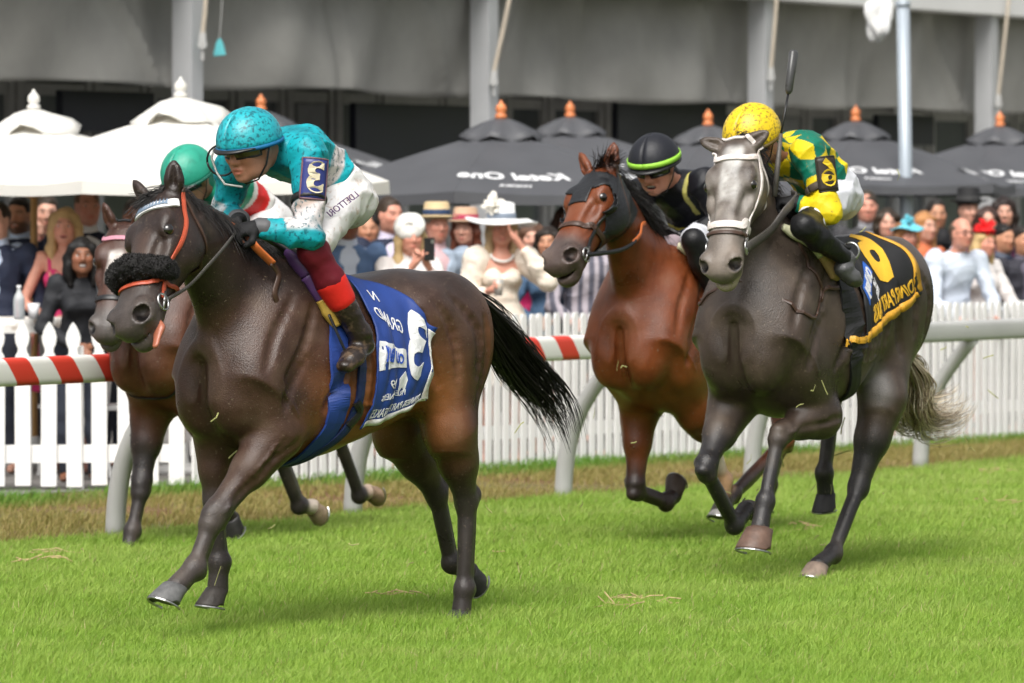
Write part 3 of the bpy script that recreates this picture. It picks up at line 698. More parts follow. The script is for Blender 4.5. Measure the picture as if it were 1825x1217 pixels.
        for g in (-1, 1):
            F.ell(H_(.160*q,.062,g*.092), A3(.052,.030,.036)*k, .035, np.stack([hd, fr, sd]))      # brow
            F.ell(H_(.235*q,.01,g*.100), A3(.075,.020,.020)*k, .03, np.stack([hd, fr, sd]))      # facial crest
            F.ell(H_(.175*q,-.085,g*.082), A3(.11,.085,.042)*k, .035, np.stack([hd, fr, sd]))    # jowl
            F.ell(H_(.31*q,.050,g*.082), A3(.070,.012,.018)*k, .03, np.stack([hd, fr, sd]), '-') # hollow beside the nose
            F.ell(H_(.568*q,.030,g*mz*.052), A3(.046,.038,.032)*k*mz, .02, np.stack([hd, fr, sd]))     # nostril rim
            F.ell(H_(.200*q,.046,g*.132), A3(.032,.022,.014)*k, .014, np.stack([hd, fr, sd]), '-')
            F.ell(H_(.195*q,.046,g*.104), A3(.040,.036,.019)*k, .012, np.stack([hd, fr, sd]))
            a_ = unit(fr*.3+hd*.95); F.ell(H_(.590*q,.044,g*mz*.062), A3(.034,.022,.025)*k*mz, .010, np.stack([a_, np.cross(sd, a_), sd]), '-')
            el = sp.get('ear', [(.6,.8,.35)]*2)[0 if g < 0 else 1]
            e0 = H_(.0,.045,g*sp.get('earw', .060)); ed = unit(-hd*el[0]+fr*el[1]+sd*g*el[2]); e1 = e0+ed*sp.get('earl', .140)*k; ef = unit(fr*.8+sd*g*.6-ed*((fr*.8+sd*g*.6)@ed))
            F.chain([e0, lerp(e0, e1, .4), lerp(e0, e1, .75), e1], [.030*k, .036*k, .024*k, .005], .014, (ef, .62))
            F.chain([lerp(e0, e1, .22)+ef*.022, lerp(e0, e1, .5)+ef*.024, lerp(e0, e1, .85)+ef*.012], [.017, .021, .004], 0, (np.cross(ed, ef), .8)) if 0 else None
            F.seg(lerp(e0, e1, .28)+ef*.024, lerp(e0, e1, .80)+ef*.014, .018*k, .006*k, .01, op='-')
        F.ell(H_(.605*q,-.066,0), A3(.046,.036,.044)*k*mz, .02, np.stack([hd, fr, sd]))
        F.ell(H_(.612*q,.0,0), A3(.034,.046,.052)*k*mz, .02, np.stack([hd, fr, sd]))
        F.ell(H_(.605*q,-.036,0), A3(.05,.006,.072)*k, .012, np.stack([hd, fr, sd]), '-')
        for g in (-1, 1):
            for pts in ([(.26,.03,.13),(.33,.00,.12),(.40,-.01,.11),(.46,.01,.10)], [(.33,.0,.12),(.38,.03,.10),(.44,.035,.08)]):
                q_ = F.proj(curve_pts([H_(a*q, b, g*c) for a, b, c in pts], 12), -.001, 8); F.chain(list(q_), [.0050]*12, .006)
        F.noise(.0018, 26, 3)
        V, Q = F.mesh()
        C = s.colour(V, sp)
        s.body = link('body', npmesh('horse body', V, Q, True, C), coat_m, s.root)
        for g in (-1, 1):
            e = H_(.200*q,.050,g*.1075); mb = MB(); mb.lathe([(.027*k*math.cos(x), .027*k*math.sin(x)) for x in np.linspace(-1.57, 1.57, 11)], 16, e)
            mb.obj('eye', eye_m, s.root, True)
        for i, (ho, dn, toe, hc, hk) in enumerate(s.hooves):
            toe = unit(A3(*toe)) if toe is not None else A3(1,0,0)
            s.hoof(ho, dn, toe, hc if hc is not None else (.05,.045,.04), hk)
        return s
    def hoof(s, c, dn, toe, col, hk=1.0):
        if abs(dn@toe) > .98: toe = A3(0,0,1)
        ax = unit(dn*.9+ (toe-dn*(toe@dn))*.12); fw = unit(toe-ax*(toe@ax)); sd = np.cross(ax, fw); n = 20; rows = []; cols = []
        for t, r, sh in ((-.010,.036,-.004),(-.004,.046,0),(.0,.050,0),(.02,.053,.010),(.045,.058,.020),(.07,.063,.030),(.078,.064,.031)):
            for k in range(n):
                a = 2*math.pi*k/n; x, y = math.cos(a), math.sin(a); back = .80 if x < -.3 else 1.0
                rows.append(c+hk*(ax*(t-.012*(x < 0)*t/.07)+fw*(x*r*back+sh)+sd*y*r*.95))
                b = np.array(col)*(1.0 if t > 0 else .7); cols.append(b)
        m = len(rows)//n; rows.append(c+hk*(ax*.060+fw*.02)); cols.append(np.array(col)*.4)
        Q = np.array([(i*n+k, i*n+(k+1)%n, (i+1)*n+(k+1)%n, (i+1)*n+k) for i in range(m-1) for k in range(n)])
        T = np.array([((m-1)*n+k, (m-1)*n+(k+1)%n, m*n) for k in range(n)])
        h = link('hoof', npmesh('hoof', np.array(rows), [Q, T], True, np.array(cols)), hoof_m, s.root)
        P = [c+hk*(ax*.080+fw*(.061*math.cos(a)+.031)+sd*.058*math.sin(a)) for a in np.linspace(-2.3, 2.3, 17)]
        MB().tube(P, .0050, 6).obj('shoe', metal_bright, h)
    def colour(s, V, sp):
        c = sp['coat']; n1 = noise3(V, 5, 1); n2 = noise3(V, 22, 2); C = np.tile(np.array(c['base'], float), (len(V), 1))
        def blend(col, w_): 
            nonlocal C; w_ = np.clip(w_, 0, 1)[:,None]; C = C*(1-w_)+np.array(col)*w_
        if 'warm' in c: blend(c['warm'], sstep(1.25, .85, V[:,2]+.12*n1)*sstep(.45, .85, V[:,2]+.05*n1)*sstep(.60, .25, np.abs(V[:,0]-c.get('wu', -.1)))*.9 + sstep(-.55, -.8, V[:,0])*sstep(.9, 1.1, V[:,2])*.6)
        if 'top' in c: blend(c['top'], sstep(1.25, 1.42, V[:,2]+.03*n1)*.8)
        if 'dapple' in c:
            dp = noise3(V, 34, 9, 2); blend(c['dapple'], sstep(.1, .9, dp)*.55*sstep(.9, 1.3, V[:,2]))
        lk = c.get('legz', .62); body = sstep(lk+.12, lk-.06, V[:,2]+.04*n1); blend(c['leg'], body*.95)
        t = ((V-s.P)@s.hd)/s.__dict__.get('hk', 1.0); f = (V-s.P)@s.fr; x = (V-s.P)@s.sd
        onhead = sstep(-.02, .05, t)*sstep(-.26, -.18, f)*(np.abs(x) < .2)*(np.linalg.norm(V-(s.P+s.hd*.3), axis=1) < .47)
        if 'face' in c: blend(c['face'], onhead*sstep(-.10, .02, f)*sstep(.56, .46, t)*np.clip(.62+.40*noise3(V, 30, 5)+.30*noise3(V, 75, 6), 0, 1))
        if 'blaze' in c: b = c['blaze']; blend(b[0], onhead*sstep(b[3], b[3]*.5, np.abs(x+.012*n2))*sstep(.02, .05, f)*sstep(b[1]-.03, b[1]+.02, t+.02*n1)*sstep(b[2]+.03, b[2]-.02, t+.02*n1)*b[4]*np.clip(.8+.5*noise3(V, 50, 15), 0, 1))
        blend(c['muzzle'], onhead*sstep(.42, .54, t+.02*n1)*.9)
        if 'pink' in c: blend(c['pink'], onhead*sstep(.56, .60, t)*sstep(-.02, -.06, f+.01*n2)*.8)
        for (p, r, col) in c.get('socks', []): blend(col, sstep(r+.02, r-.03, np.linalg.norm(V-p, axis=1)+.015*n2))
        for (p, r, col, st) in c.get('patch', []): blend(col, st*sstep(r, r*.35, np.linalg.norm(V-A3(*p), axis=1)+.06*n1))
        q_ = np.linalg.norm(sp['muzzle']-s.P)/s.k/.62
        for p in [s.H_(.590*q_,.040,g*.060*sp.get('mz', 1.12)) for g in (-1, 1)]: blend((.006,.005,.005), sstep(.036, .024, np.linalg.norm(V-p, axis=1)))
        return np.clip(C*(1+.10*n2[:,None]), .002, 1)
    def tail(s, pts, spread, n, cols, r0=.0028, L=22, seed=1, wild=.5, curl=0.0):
        r = np.random.default_rng(seed); base = curve_pts(pts, L); t = np.linspace(0, 1, L); out = []; cc = []
        lk = r.normal(0, .75, (34, 3)); lw = r.uniform(0, 6.28, (34, 3))
        for i in range(n):
            j_ = r.integers(34); o = lk[j_]+r.normal(0, .16, 3); o /= max(1, np.linalg.norm(o)/1.6); end = r.uniform(.45, 1.0)
            k = np.interp(t, np.linspace(0, 1, len(spread)), spread)[:,None]; ph = lw[j_]+r.normal(0, .3, 3); fq = 3.5+2.5*np.sin(lw[j_]*3)
            w_ = np.stack([np.sin(fq[j]*t+ph[j]) for j in range(3)], 1)*(t**1.6)[:,None]*wild*k*.55
            p = curve_pts(base[:max(4, int(L*end))], L) + o*k + w_ + A3(0,0,-1)*(t**2)[:,None]*r.uniform(0, .06)
            out.append(p); c0 = np.array(cols[r.integers(len(cols))]); cc.append(c0*r.uniform(.6, 1.3))
        return strands('tail', None, out, r0, .0005, hair_m, s.root, cc)
    def hairs(s, name, roots, dirs, length, n, cols, r0=.0022, seed=2, sag=.4, jit=.25, L=9):
        r = np.random.default_rng(seed); R = curve_pts(roots, 60); D = curve_pts(dirs, 60); out = []; cc = []; t = np.linspace(0, 1, L)[:,None]
        for i in range(n):
            k = r.uniform(0, 59); a = int(k); p = R[a]+r.normal(0, .010, 3); d = unit(D[a]+r.normal(0, jit, 3)); l = length*r.uniform(.5, 1.2)
            q = p+d*l*t+A3(0,0,-1)*sag*l*t*t+r.normal(0, .02, 3)*l/.1*t*t*.5; out.append(q); cc.append(np.array(cols[r.integers(len(cols))])*r.uniform(.6, 1.3))
        return strands(name, None, out, r0, .0005, hair_m, s.root, cc)
def basis(d):
    d = unit(d); a = unit(np.cross(d, A3(0,1,0)) if abs(d[1]) < .9 else np.cross(d, A3(1,0,0))); return np.stack([a, np.cross(d, a), d])
def fore(h, v, el, kn, fe, ho, **k):
    g = 1 if v > 0 else -1
    P = [A3(.62, g*.13, 1.03)+A3(*k.pop('shd', (0,0,0)))] + [h.J(p[0], p[1], p[2] if len(p) > 2 else v) for p in (el, kn, fe, ho)]
    return dict(p=P, v=v, **k)
def hind(h, v, st, hk, fe, ho, **k):
    g = 1 if v > 0 else -1
    P = [A3(-.52, g*.13, 1.15)] + [h.J(p[0], p[1], p[2] if len(p) > 2 else v) for p in (st, hk, fe, ho)]
    return dict(p=P, v=v, **k)

def ringband(c, ax, r, w_, n=28):
    ax = unit(ax); a = unit(np.cross(ax, A3(.2,.3,.9))); b = np.cross(ax, a)
    return MB().tube([c+r*(math.cos(x)*a+math.sin(x)*b) for x in np.linspace(0, 2*math.pi, n)], w_, 8, flat=.35, up=ax)
# ---- tack: straps and sheets that follow the horse's own surface
def h_strap(h, name, pts, width, thick, mat, parent, off=.003, n=40, proj=True, closed=False, smooth=True):
    P = curve_pts(pts, n); 
    if proj: P = h.f.proj(P, off)
    N = h.f.grad(P, .02); T = np.gradient(P, axis=0); T /= np.linalg.norm(T, axis=1)[:,None]+1e-9
    N = N-T*np.sum(N*T, 1)[:,None]; N /= np.linalg.norm(N, axis=1)[:,None]+1e-9; B = np.cross(T, N); hw = width/2
    w_ = np.broadcast_to(np.asarray(hw, float), (n,))[:,None]
    rows = np.stack([P-B*w_-N*thick*.2, P-B*w_+N*thick*.8, P+N*thick*1.1, P+B*w_+N*thick*.8, P+B*w_-N*thick*.2], 1); V = rows.reshape(-1, 3)
    F = [(i*5+k, i*5+(k+1)%5, (i+1)*5+(k+1)%5, (i+1)*5+k) for i in range(n-1) for k in range(5)] + [(0,1,2,3,4), tuple((n-1)*5+k for k in (4,3,2,1,0))]
    return link(name, npmesh(name, V, F, False), mat, parent)
def ring_on_head(h, t, tilt=0.0, n=44, a0=-math.pi, a1=math.pi, rad=.16):
    k = h.k; return [h.P+h.hd*(t+tilt*math.cos(a))*k+h.fr*(rad*math.cos(a)-.02)*k+h.sd*rad*math.sin(a)*k for a in np.linspace(a0, a1, n)]
def torus(c, n, R, r, seg=22, k=8):
    n = unit(n); a = unit(np.cross(n, A3(.3,.8,.5))); b = np.cross(n, a)
    return MB().tube([A3(*c)+R*(math.cos(x)*a+math.sin(x)*b) for x in np.linspace(0, 2*math.pi, seg)], r, k)
class Sheet:          # a cloth patch lying on the horse: c 0 front..1 rear, r 0 top..1 bottom
    def __init__(s, h, A, B, C, D, va, vb, vc, vd, off=.012, n=40, m=40, wave=.006, bulge=(0,0,0,0), free=0.0):
        P = [h.J(*A, va), h.J(*B, vb), h.J(*C, vc), h.J(*D, vd)]; c = np.linspace(0, 1, n)[:,None,None]; r = np.linspace(0, 1, m)[None,:,None]
        G = (P[0]*(1-c)*(1-r)+P[1]*c*(1-r)+P[2]*c*r+P[3]*(1-c)*r)
        G = G+A3(0,0,1)*(bulge[0]*np.sin(np.pi*c)*(1-r)+bulge[1]*np.sin(np.pi*c)*r)+A3(1,0,0)*(bulge[2]*np.sin(np.pi*r)*(1-c)+bulge[3]*np.sin(np.pi*r)*c)
        Q = h.f.proj(G.reshape(-1, 3), off, 20); N = h.f.grad(Q, .03)
        cc = np.broadcast_to(c, (n,m,1)).ravel(); rr = np.broadcast_to(r, (n,m,1)).ravel()
        w_ = wave*(np.sin(7*cc+3*rr)+.7*np.sin(15*cc-4*rr+1)+.5*np.sin(23*cc+9*rr))*(.3+rr)+free*np.maximum(0, rr-.75)*4*(.3+cc)
        s.N = N.reshape(n, m, 3); s.Q = (Q+N*w_[:,None]).reshape(n, m, 3); s.n, s.m = n, m
        s.w = np.linalg.norm(s.Q[-1, m//2]-s.Q[0, m//2]); s.hgt = np.linalg.norm(s.Q[n//2, -1]-s.Q[n//2, 0])
    def __call__(s, c, r, off=0.0):
        a, b = np.clip(c, -.2, 1.2)*(s.n-1), np.clip(r, -.2, 1.2)*(s.m-1); i = int(np.clip(a, 0, s.n-2)); j = int(np.clip(b, 0, s.m-2)); x, y = a-i, b-j
        f = lambda G: G[i,j]*(1-x)*(1-y)+G[i+1,j]*x*(1-y)+G[i,j+1]*(1-x)*y+G[i+1,j+1]*x*y
        return f(s.Q)+f(s.N)*off
    def mesh(s, name, mat, parent): 
        n, m = s.n, s.m; F = np.array([(i*m+j, i*m+j+1, (i+1)*m+j+1, (i+1)*m+j) for i in range(n-1) for j in range(m-1)])
        return solidify(link(name, npmesh(name, s.Q.reshape(-1,3), F), mat, parent), .006)
    def band(s, name, pts, width, mat, parent, off=.0055, n=60):
        P = curve_pts(pts, n); T = np.gradient(P, axis=0)*A3(s.w, s.hgt)[:2]; T /= np.linalg.norm(T, axis=1)[:,None]; V = []
        for p, t in zip(P, T):
            d = np.array([-t[1]/s.w, t[0]/s.hgt])*width/2; V += [s(*(p-d), off), s(*(p+d), off)]
        F = [(2*i, 2*i+1, 2*i+3, 2*i+2) for i in range(n-1)]; return solidify(link(name, npmesh(name, V, F), mat, parent), .003)
    def text(s, body, size, c, r, mat, parent, ang=0.0, sx=1.0, bold=0.0, off=.006, cut=.03, mirror=True, name='lettering'):
        V, F = text_mesh(body, size, mirror=False, bold=bold, cut=cut, sx=sx); ca, sa = math.cos(ang), math.sin(ang)
        if mirror: V = [(-x, y) for x, y in V]
        V = [s(c+(x*ca-y*sa)/s.w, r-(x*sa+y*ca)/s.hgt, off) for x, y in V]
        return solidify(link(name, npmesh(name, V, F, False), mat, parent), .002)
    def poly(s, pts, mat, parent, off=.0058, name='lettering'):
        bm = bmesh.new(); vs = [bm.verts.new((p[0], p[1], 0)) for p in pts]; bm.faces.new(vs); bmesh.ops.triangulate(bm, faces=bm.faces[:])
        for _ in range(3): bmesh.ops.subdivide_edges(bm, edges=[e for e in bm.edges if e.calc_length() > .05], cuts=1); bmesh.ops.triangulate(bm, faces=[f for f in bm.faces if len(f.verts) > 3])
        bm.verts.index_update(); V = [s(v.co.x, v.co.y, off) for v in bm.verts]; F = [tuple(v.index for v in f.verts) for f in bm.faces]; bm.free()
        return solidify(link(name, npmesh(name, V, F, False), mat, parent), .002)
def h_shell(h, name, cond, off, thick, mat, parent, iso=None):      # a garment cut from the horse's own surface
    V, Q = h.f.mesh(off); m = cond(V); q = Q[m[Q].all(1)]; u, inv = np.unique(q, return_inverse=True)
    o = link(name, npmesh(name, V[u], inv.reshape(-1, 4)), mat, parent); return solidify(o, thick)
def h_thing(h, name, label, cat, group=None): return thing(name, label, cat, h.O, h.rz, group)
# ------------------------------------------------------------------ the four horses
H1 = Horse(48, 600, 21.05, 'dark bay racehorse in front wearing blue number 3 cloth and black sheepskin noseband')
poll = H1.J(302, 364, .06); muz = H1.JY(237, 592, poll, .65)
H1.build(dict(poll=poll, muzzle=muz, hs=.99, mz=1.36, roll=.36, ear=[(.62,.45,.25),(.62,.45,.35)], earl=.125, earw=.074,
    fore=[fore(H1, -.12, (392,790,-.13), (384,900), (390,1003), (388,1050), toe=(1,0,0), hc=(.04,.032,.026), s=1.08),
          fore(H1, .11, (490,778,.17), (380,922), (346,1012), (314,1046), toe=(1,0,.0), dn=(.35,0,-1), hc=(.11,.11,.11), hsz=1.12, s=1.08)],
    hind=[hind(H1, -.14, (712,775,-.16), (778,880), (803,1005), (836,1018), toe=(-.3,0,-1), hc=(.03,.028,.028)),
          hind(H1, .13, (800,770,.17), (832,893), (826,1050), (822,1092), toe=(1,0,0), hc=(.03,.028,.028))],
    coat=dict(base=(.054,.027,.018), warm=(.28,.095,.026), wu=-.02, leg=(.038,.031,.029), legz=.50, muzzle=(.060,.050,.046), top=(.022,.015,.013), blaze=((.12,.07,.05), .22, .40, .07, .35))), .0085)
H1.tail([H1.J(838,520,0), H1.J(872,572,-.02), H1.J(908,622,-.02), H1.J(948,665,0), H1.J(985,712,.02), H1.J(1008,772,.04)], [.016,.034,.055,.066,.066,.055], 820, [(.004,.0035,.0035),(.010,.008,.007)], r0=.0030, seed=4)
mane_c = [(.006,.005,.005),(.014,.011,.009)]
def crest(h, v0=0.0, n=6):
    a = h.P-h.hd*.02+h.fr*.03; b = A3(.42,0,1.52); P = [lerp(a, b, t)+A3(0,0,.06*math.sin(math.pi*t)) for t in np.linspace(0, 1, n)]
    return h.f.proj(curve_pts(P, 20)+A3(0,0,.04), .0)
c1 = crest(H1); H1.hairs('mane', c1, [A3(-.3,.7,.35)]*20, .11, 900, mane_c, sag=.9, seed=3)
H1.hairs('forelock', [H1.H_(-.02,.06,x) for x in (-.05,0,.05)], [unit(H1.hd*.6+H1.fr*.4+H1.sd*.5*s) for s in (1,.8,.6)], .10, 260, mane_c, sag=.25, seed=5)
# tongue out of the side of the mouth
F_ = Field((.6,-.4,.8), (1.5,.6,1.6), .006); q = [H1.H_(.57,-.045,-.055), H1.H_(.625,-.065,-.075), H1.H_(.70,-.07,-.075)]
F_.chain(q, [.016,.022,.017], .02, (H1.fr, .6)); V, Q = F_.mesh(); link('tongue', npmesh('tongue', V, Q), M('tongue', (.36,.12,.07), .35, .15, 40), H1.root)

HB = Horse(56, 405, 26.3, 'brown racehorse behind the leader with white star and white pasterns')
poll = HB.J(226, 415, .02); muz = HB.JY(190, 602, poll, .62)
HB.build(dict(poll=poll, muzzle=muz, hs=.98, mz=1.25, lo=(-1.66,-.56,-.14), ear=[(.75,.6,.35)]*2, dz=-.03,
    fore=[fore(HB, -.12, (268,735,-.15), (252,868), (236,945), (229,982), toe=(1,0,0), s=1.08), fore(HB, .12, (360,740,.16), (395,830), (400,905), (412,922), toe=(-.2,0,-1), hc=(.02,.018,.018))],
    hind=[hind(HB, .13, (470,720,.17), (498,812), (532,903), (556,903), toe=(-.5,0,-1), hc=(.30,.22,.15)), hind(HB, -.13, (560,730,-.16), (600,770), (640,884), (656,876), toe=(-.5,0,-1), hc=(.30,.20,.13))],
    coat=dict(base=(.060,.024,.015), warm=(.16,.052,.018), wu=.3, leg=(.026,.022,.022), legz=.46, muzzle=(.085,.075,.070), blaze=((.60,.57,.54), .20, .34, .05, 1.0),
      socks=[(HB.J(556,903,.13), .085, (.55,.47,.40)), (HB.J(656,876,-.13), .075, (.50,.38,.30))])), .010)

HC_ = Horse(60, 1240, 26.2, 'bright red bay racehorse wearing a black blinker hood')
poll = HC_.J(1078, 322, .02); muz = HC_.JY(998, 480, poll, .64)
HC_.build(dict(poll=poll, muzzle=muz, hs=1.02, mz=1.34, roll=.20, ear=[(.8,.5,.2),(.75,.5,.45)], earl=.150, sc=1.04, dz=.01,
    fore=[fore(HC_, -.13, (1140,730,-.15), (1132,876), (1186,898), (1200,884), toe=(-.2,-.2,1), hc=(.05,.03,.02)),
          fore(HC_, .13, (1240,735,.15), (1270,790), (1291,858), (1290,895), toe=(1,0,0), hc=(.05,.045,.04))],
    hind=[hind(HC_, .13, (1440,690,.17), (1400,785), (1308,878), (1290,903), toe=(1,0,0), dn=(.3,0,-1), hc=(.28,.27,.26)),
          hind(HC_, -.13, (1410,700,-.16), (1390,795), (1372,862), (1368,888), toe=(1,0,-.3))],
    coat=dict(base=(.145,.037,.011), warm=(.20,.058,.015), wu=.3, leg=(.020,.016,.015), legz=.34, muzzle=(.075,.060,.055),
      socks=[(HC_.J(1290,842,.13), .11, (.50,.30,.17)), (HC_.J(1278,818,.13), .07, (.62,.52,.42))])), .010)
c3 = crest(HC_); HC_.hairs('mane', c3[1:], [A3(-.75,.35,.1), A3(-.85,.35,-.1)]*9+[A3(-.8,.4,0)], .17, 1200, mane_c, sag=.55, seed=6, jit=.22)
HC_.hairs('forelock', [HC_.H_(-.03,.05,x) for x in (-.04,0,.04)], [unit(-HC_.hd*.1+HC_.fr*.5-HC_.sd*.7)]*3, .16, 240, mane_c, sag=.2, seed=7)

HG = Horse(60, 1455, 24.0, 'dark grey racehorse with pale dappled face and white bridle, black number 6 cloth')
poll = HG.J(1318, 270, .03); muz = HG.JY(1286, 492, poll, .66)
HG.build(dict(poll=poll, muzzle=muz, hs=.96, mz=1.30, roll=.06, ear=[(.50,.10,.75),(.35,.30,1.3)], sc=1.08, dz=.095, earl=.125, hi=(1.60,.60,2.22),
    fore=[fore(HG, -.13, (1300,730,-.16), (1256,836), (1308,936), (1330,908), toe=(.1,-.2,-1), hc=(.05,.04,.035), shd=(.05,0,.1), s=1.06),
          fore(HG, .13, (1462,742,.19), (1388,772), (1363,893), (1354,944), toe=(1,0,-.25), dn=(.12,0,-1), hc=(.12,.070,.050), hsz=1.38, shd=(.05,0,.1), s=1.06)],
    hind=[hind(HG, .14, (1572,712,.20), (1530,868), (1484,985), (1458,1008), toe=(1,0,0), dn=(.3,0,-1), hc=(.24,.18,.14), hsz=1.1, s=1.06),
          hind(HG, -.14, (1500,640,-.18), (1488,695), (1468,842), (1472,880), toe=(.6,0,-1), hc=(.02,.018,.018))],
    coat=dict(base=(.052,.036,.027), leg=(.018,.017,.018), legz=.60, muzzle=(.15,.125,.105), face=(.22,.195,.172), dapple=(.080,.060,.047), pink=(.42,.34,.27), top=(.070,.053,.043),
      blaze=((.62,.61,.59), .02, .30, .06, .75), patch=[((.52,-.34,1.0), .28, (.28,.27,.26), .8), ((-.13,.24,.86), .15, (.16,.15,.14), .8)])), .0085)
HG.tail([HG.J(1612,640,0), HG.J(1620,680,-.03), HG.J(1618,715,-.05), HG.J(1640,738,-.05), HG.J(1690,728,-.02), HG.J(1725,695,.02)][:5]+[HG.J(1712,700,.02)], [.035,.07,.085,.08,.075,.07], 900, [(.42,.32,.21),(.70,.58,.40),(.24,.17,.11),(.80,.70,.53)], r0=.0028, seed=8, wild=.9)
c4 = crest(HG); HG.hairs('mane', c4, [A3(-.3,.7,.35)]*20, .10, 700, mane_c, sag=.9, seed=9)
# ------------------------------------------------------------------ tack: bridles, cloths, girths
cloth_blue = M('blue saddle cloth', (.012,.045,.23), .55, .18, 5, .15, 120, spots=[((.05,.08,.28), 3, .5, .75, .4)])
cloth_navy = M('navy webbing', (.008,.020,.085), .6, .15, 20, .2, 90)
cloth_black = M('black saddle cloth', (.010,.010,.011), .6, .2, 6, .15, 120)
gold = M('gold cloth', (.70,.36,.03), .5, .15, 8, .1, 80)
gold_print = M('gold print', (.80,.46,.03), .55, .08)
white_cloth = M('white cloth trim', (.70,.69,.66), .6, .1, 10, .1, 80, spots=[((.32,.22,.14), 18, .52, .70, .75)])
print_w = M('white cloth print', (.74,.74,.76), .6, .05); print_blue = M('blue print', (.02,.08,.45), .6, .05)
orange_rubber = M('orange rubber', (.55,.14,.035), .5, .15, 25, .2, 120)
orange_red = M('orange red leather', (.42,.07,.03), .45, .2, 25)
web_white = M('white webbing', (.66,.60,.57), .55, .12, 20, .15, 90, spots=[((.42,.30,.24), 22, .55, .72, .6)])
fleece_black = M('black sheepskin', (.006,.005,.005), .85, .3, 40, .8, 60)
grey_rubber = M('grey rubber', (.075,.068,.062), .5, .2, 25, .2, 120)
tan_pad = M('tan pad', (.42,.27,.12), .55, .2, 10, spots=[((.10,.07,.04), 6, .55, .7, .6)])
purple_pad = M('purple pad', (.075,.028,.12), .5, .2, 8); gold_pad = M('mustard pad', (.42,.27,.05), .5, .15, 8)
green_pad = M('green pad', (.012,.16,.065), .5, .15, 8); cream_pad = M('cream pad', (.62,.60,.42), .5, .15, 8, spots=[((.30,.36,.16), 10, .5, .7, .5)])
mask_black = M('black mask fabric', (.012,.013,.015), .42, .3, 14, .35, 60, spec=.5)
def bridle(h, label, strap, nose, brow=None, cheek=None, nose_t=.40, nose_w=.026, brow_w=.024, rings=True):
    t = h_thing(h, 'bridle', label, 'bridle', 'bridles on the racehorses'); k = h.k
    if nose: h_strap(h, 'noseband', ring_on_head(h, nose_t, .02), nose_w, .007, nose, t, n=70)
    if brow: h_strap(h, 'browband', [h.H_(.055, .04, -.13), h.H_(.075,.10,-.10), h.H_(.085,.14,-.04), h.H_(.085,.14,.04), h.H_(.075,.10,.10), h.H_(.055,.04,.13)], brow_w, .008, brow, t)
    for g in (-1, 1):
        h_strap(h, 'cheek_strap', [h.H_(.0,.02,g*.12), h.H_(.10,-.01,g*.15), h.H_(.24,-.02,g*.15), h.H_(.38,-.02,g*.12), h.H_(.50,-.03,g*.10)], .019, .006, (cheek or strap) if g == h.vis else strap, t)
        h_strap(h, 'throat_strap', [h.H_(.0,.0,g*.12), h.H_(.10,-.10,g*.15), h.H_(.16,-.20,g*.10), h.H_(.17,-.24,0)], .014, .005, strap, t)
        if rings:
            c = h.f.proj(np.array([h.H_(.520,-.030,g*.10)]), .010)[0]; n = h.f.grad(np.array([c]))[0]
            torus(c, n, .034*k, .0045).obj('bit_ring', metal_bright, t, True)
            MB().tube([c+h.hd*.03-h.fr*.01, c-h.hd*.05+h.fr*.005], .005, 6).obj('bit_cheek', metal_bright, t, True)
    h_strap(h, 'crown_strap', [h.H_(.0,.02,-.12), h.H_(-.035,.06,-.06), h.H_(-.045,.07,0), h.H_(-.035,.06,.06), h.H_(.0,.02,.12)], .020, .006, strap, t)
    return t
for h in (H1, HB, HC_, HG): h.vis = 1 if (h.sd@A3(0,1,0)) > 0 else -1
def rein(h, t, pts, r, mat, flat=.4, name='rein', n=26):
    return MB().tube(curve_pts(pts, n), r, 8, flat=flat).obj(name, mat, t, True)
# ---- leader
teeth = M('blue and white browband', (.72,.72,.72), .4, 0)
b1 = bridle(H1, 'brown bridle with orange cheek strap and white beaded browband', leather_brown, None, teeth, orange_red, brow_w=.036)
for i, a in enumerate(np.linspace(-.095, .095, 13)):
    c = H1.f.proj(np.array([H1.H_(.083-.9*a*a*2.2, .14-abs(a)*.4, a*1.1)]), .011)[0]; n = H1.f.grad(np.array([c]))[0]; up = unit(-H1.hd+n*(H1.hd@n)); sx = np.cross(n, up)
    MB().prism([(-.008,-.016),(.008,-.016),(0,.015)], 0, .003, c, sx, up, n).obj('bead', print_blue if 0 else M('slate bead', (.16,.22,.30), .4, 0) if i == 0 else bpy.data.materials['slate bead'], b1)
h_strap(H1, 'lower_noseband', ring_on_head(H1, .435, .05), .018, .006, orange_red, b1, n=70)
vs = H1.vis; bitc = H1.f.proj(np.array([H1.H_(.520,-.030,vs*.10)]), .012)[0]
hand1 = H1.J(424, 404, .10)
rein(H1, b1, [bitc, H1.J(336,510,.22), H1.J(374,470,.235), H1.J(402,438,.20), hand1+A3(0,0,-.01)], .0085, grey_rubber)
rein(H1, b1, [hand1, H1.J(400,388,.06), H1.J(375,378,.02), H1.J(358,385,-.04)], .010, orange_rubber)
rein(H1, b1, [hand1+A3(-.02,.02,-.01), H1.J(452,436,.17), H1.J(486,470,.20)], .021, orange_rubber, .35, 'rein_grip')
rein(H1, b1, [H1.J(484,468,.20), H1.J(497,490,.20), H1.J(490,520,.21), H1.J(494,540,.21), H1.J(491,562,.21)], .014, leather_brown, .35, 'rein_end')
nb = thing('nose_roll', 'black sheepskin roll across the dark bay nose', 'noseband', H1.O, H1.rz)
NF = Field(H1.P-A3(.35,.45,.75), H1.P+A3(.75,.45,.2), .008)
arc = H1.f.proj(np.array([H1.H_(.395+.02*math.cos(a), .16*math.cos(a), .16*math.sin(a)) for a in np.linspace(-1.75, 1.75, 15)]), .030)
NF.chain(list(arc), [.022+.022*math.cos(a) for a in np.linspace(-1.35, 1.35, 15)], .02); NF.noise(.004, 60, 5); NF.noise(.003, 130, 6)
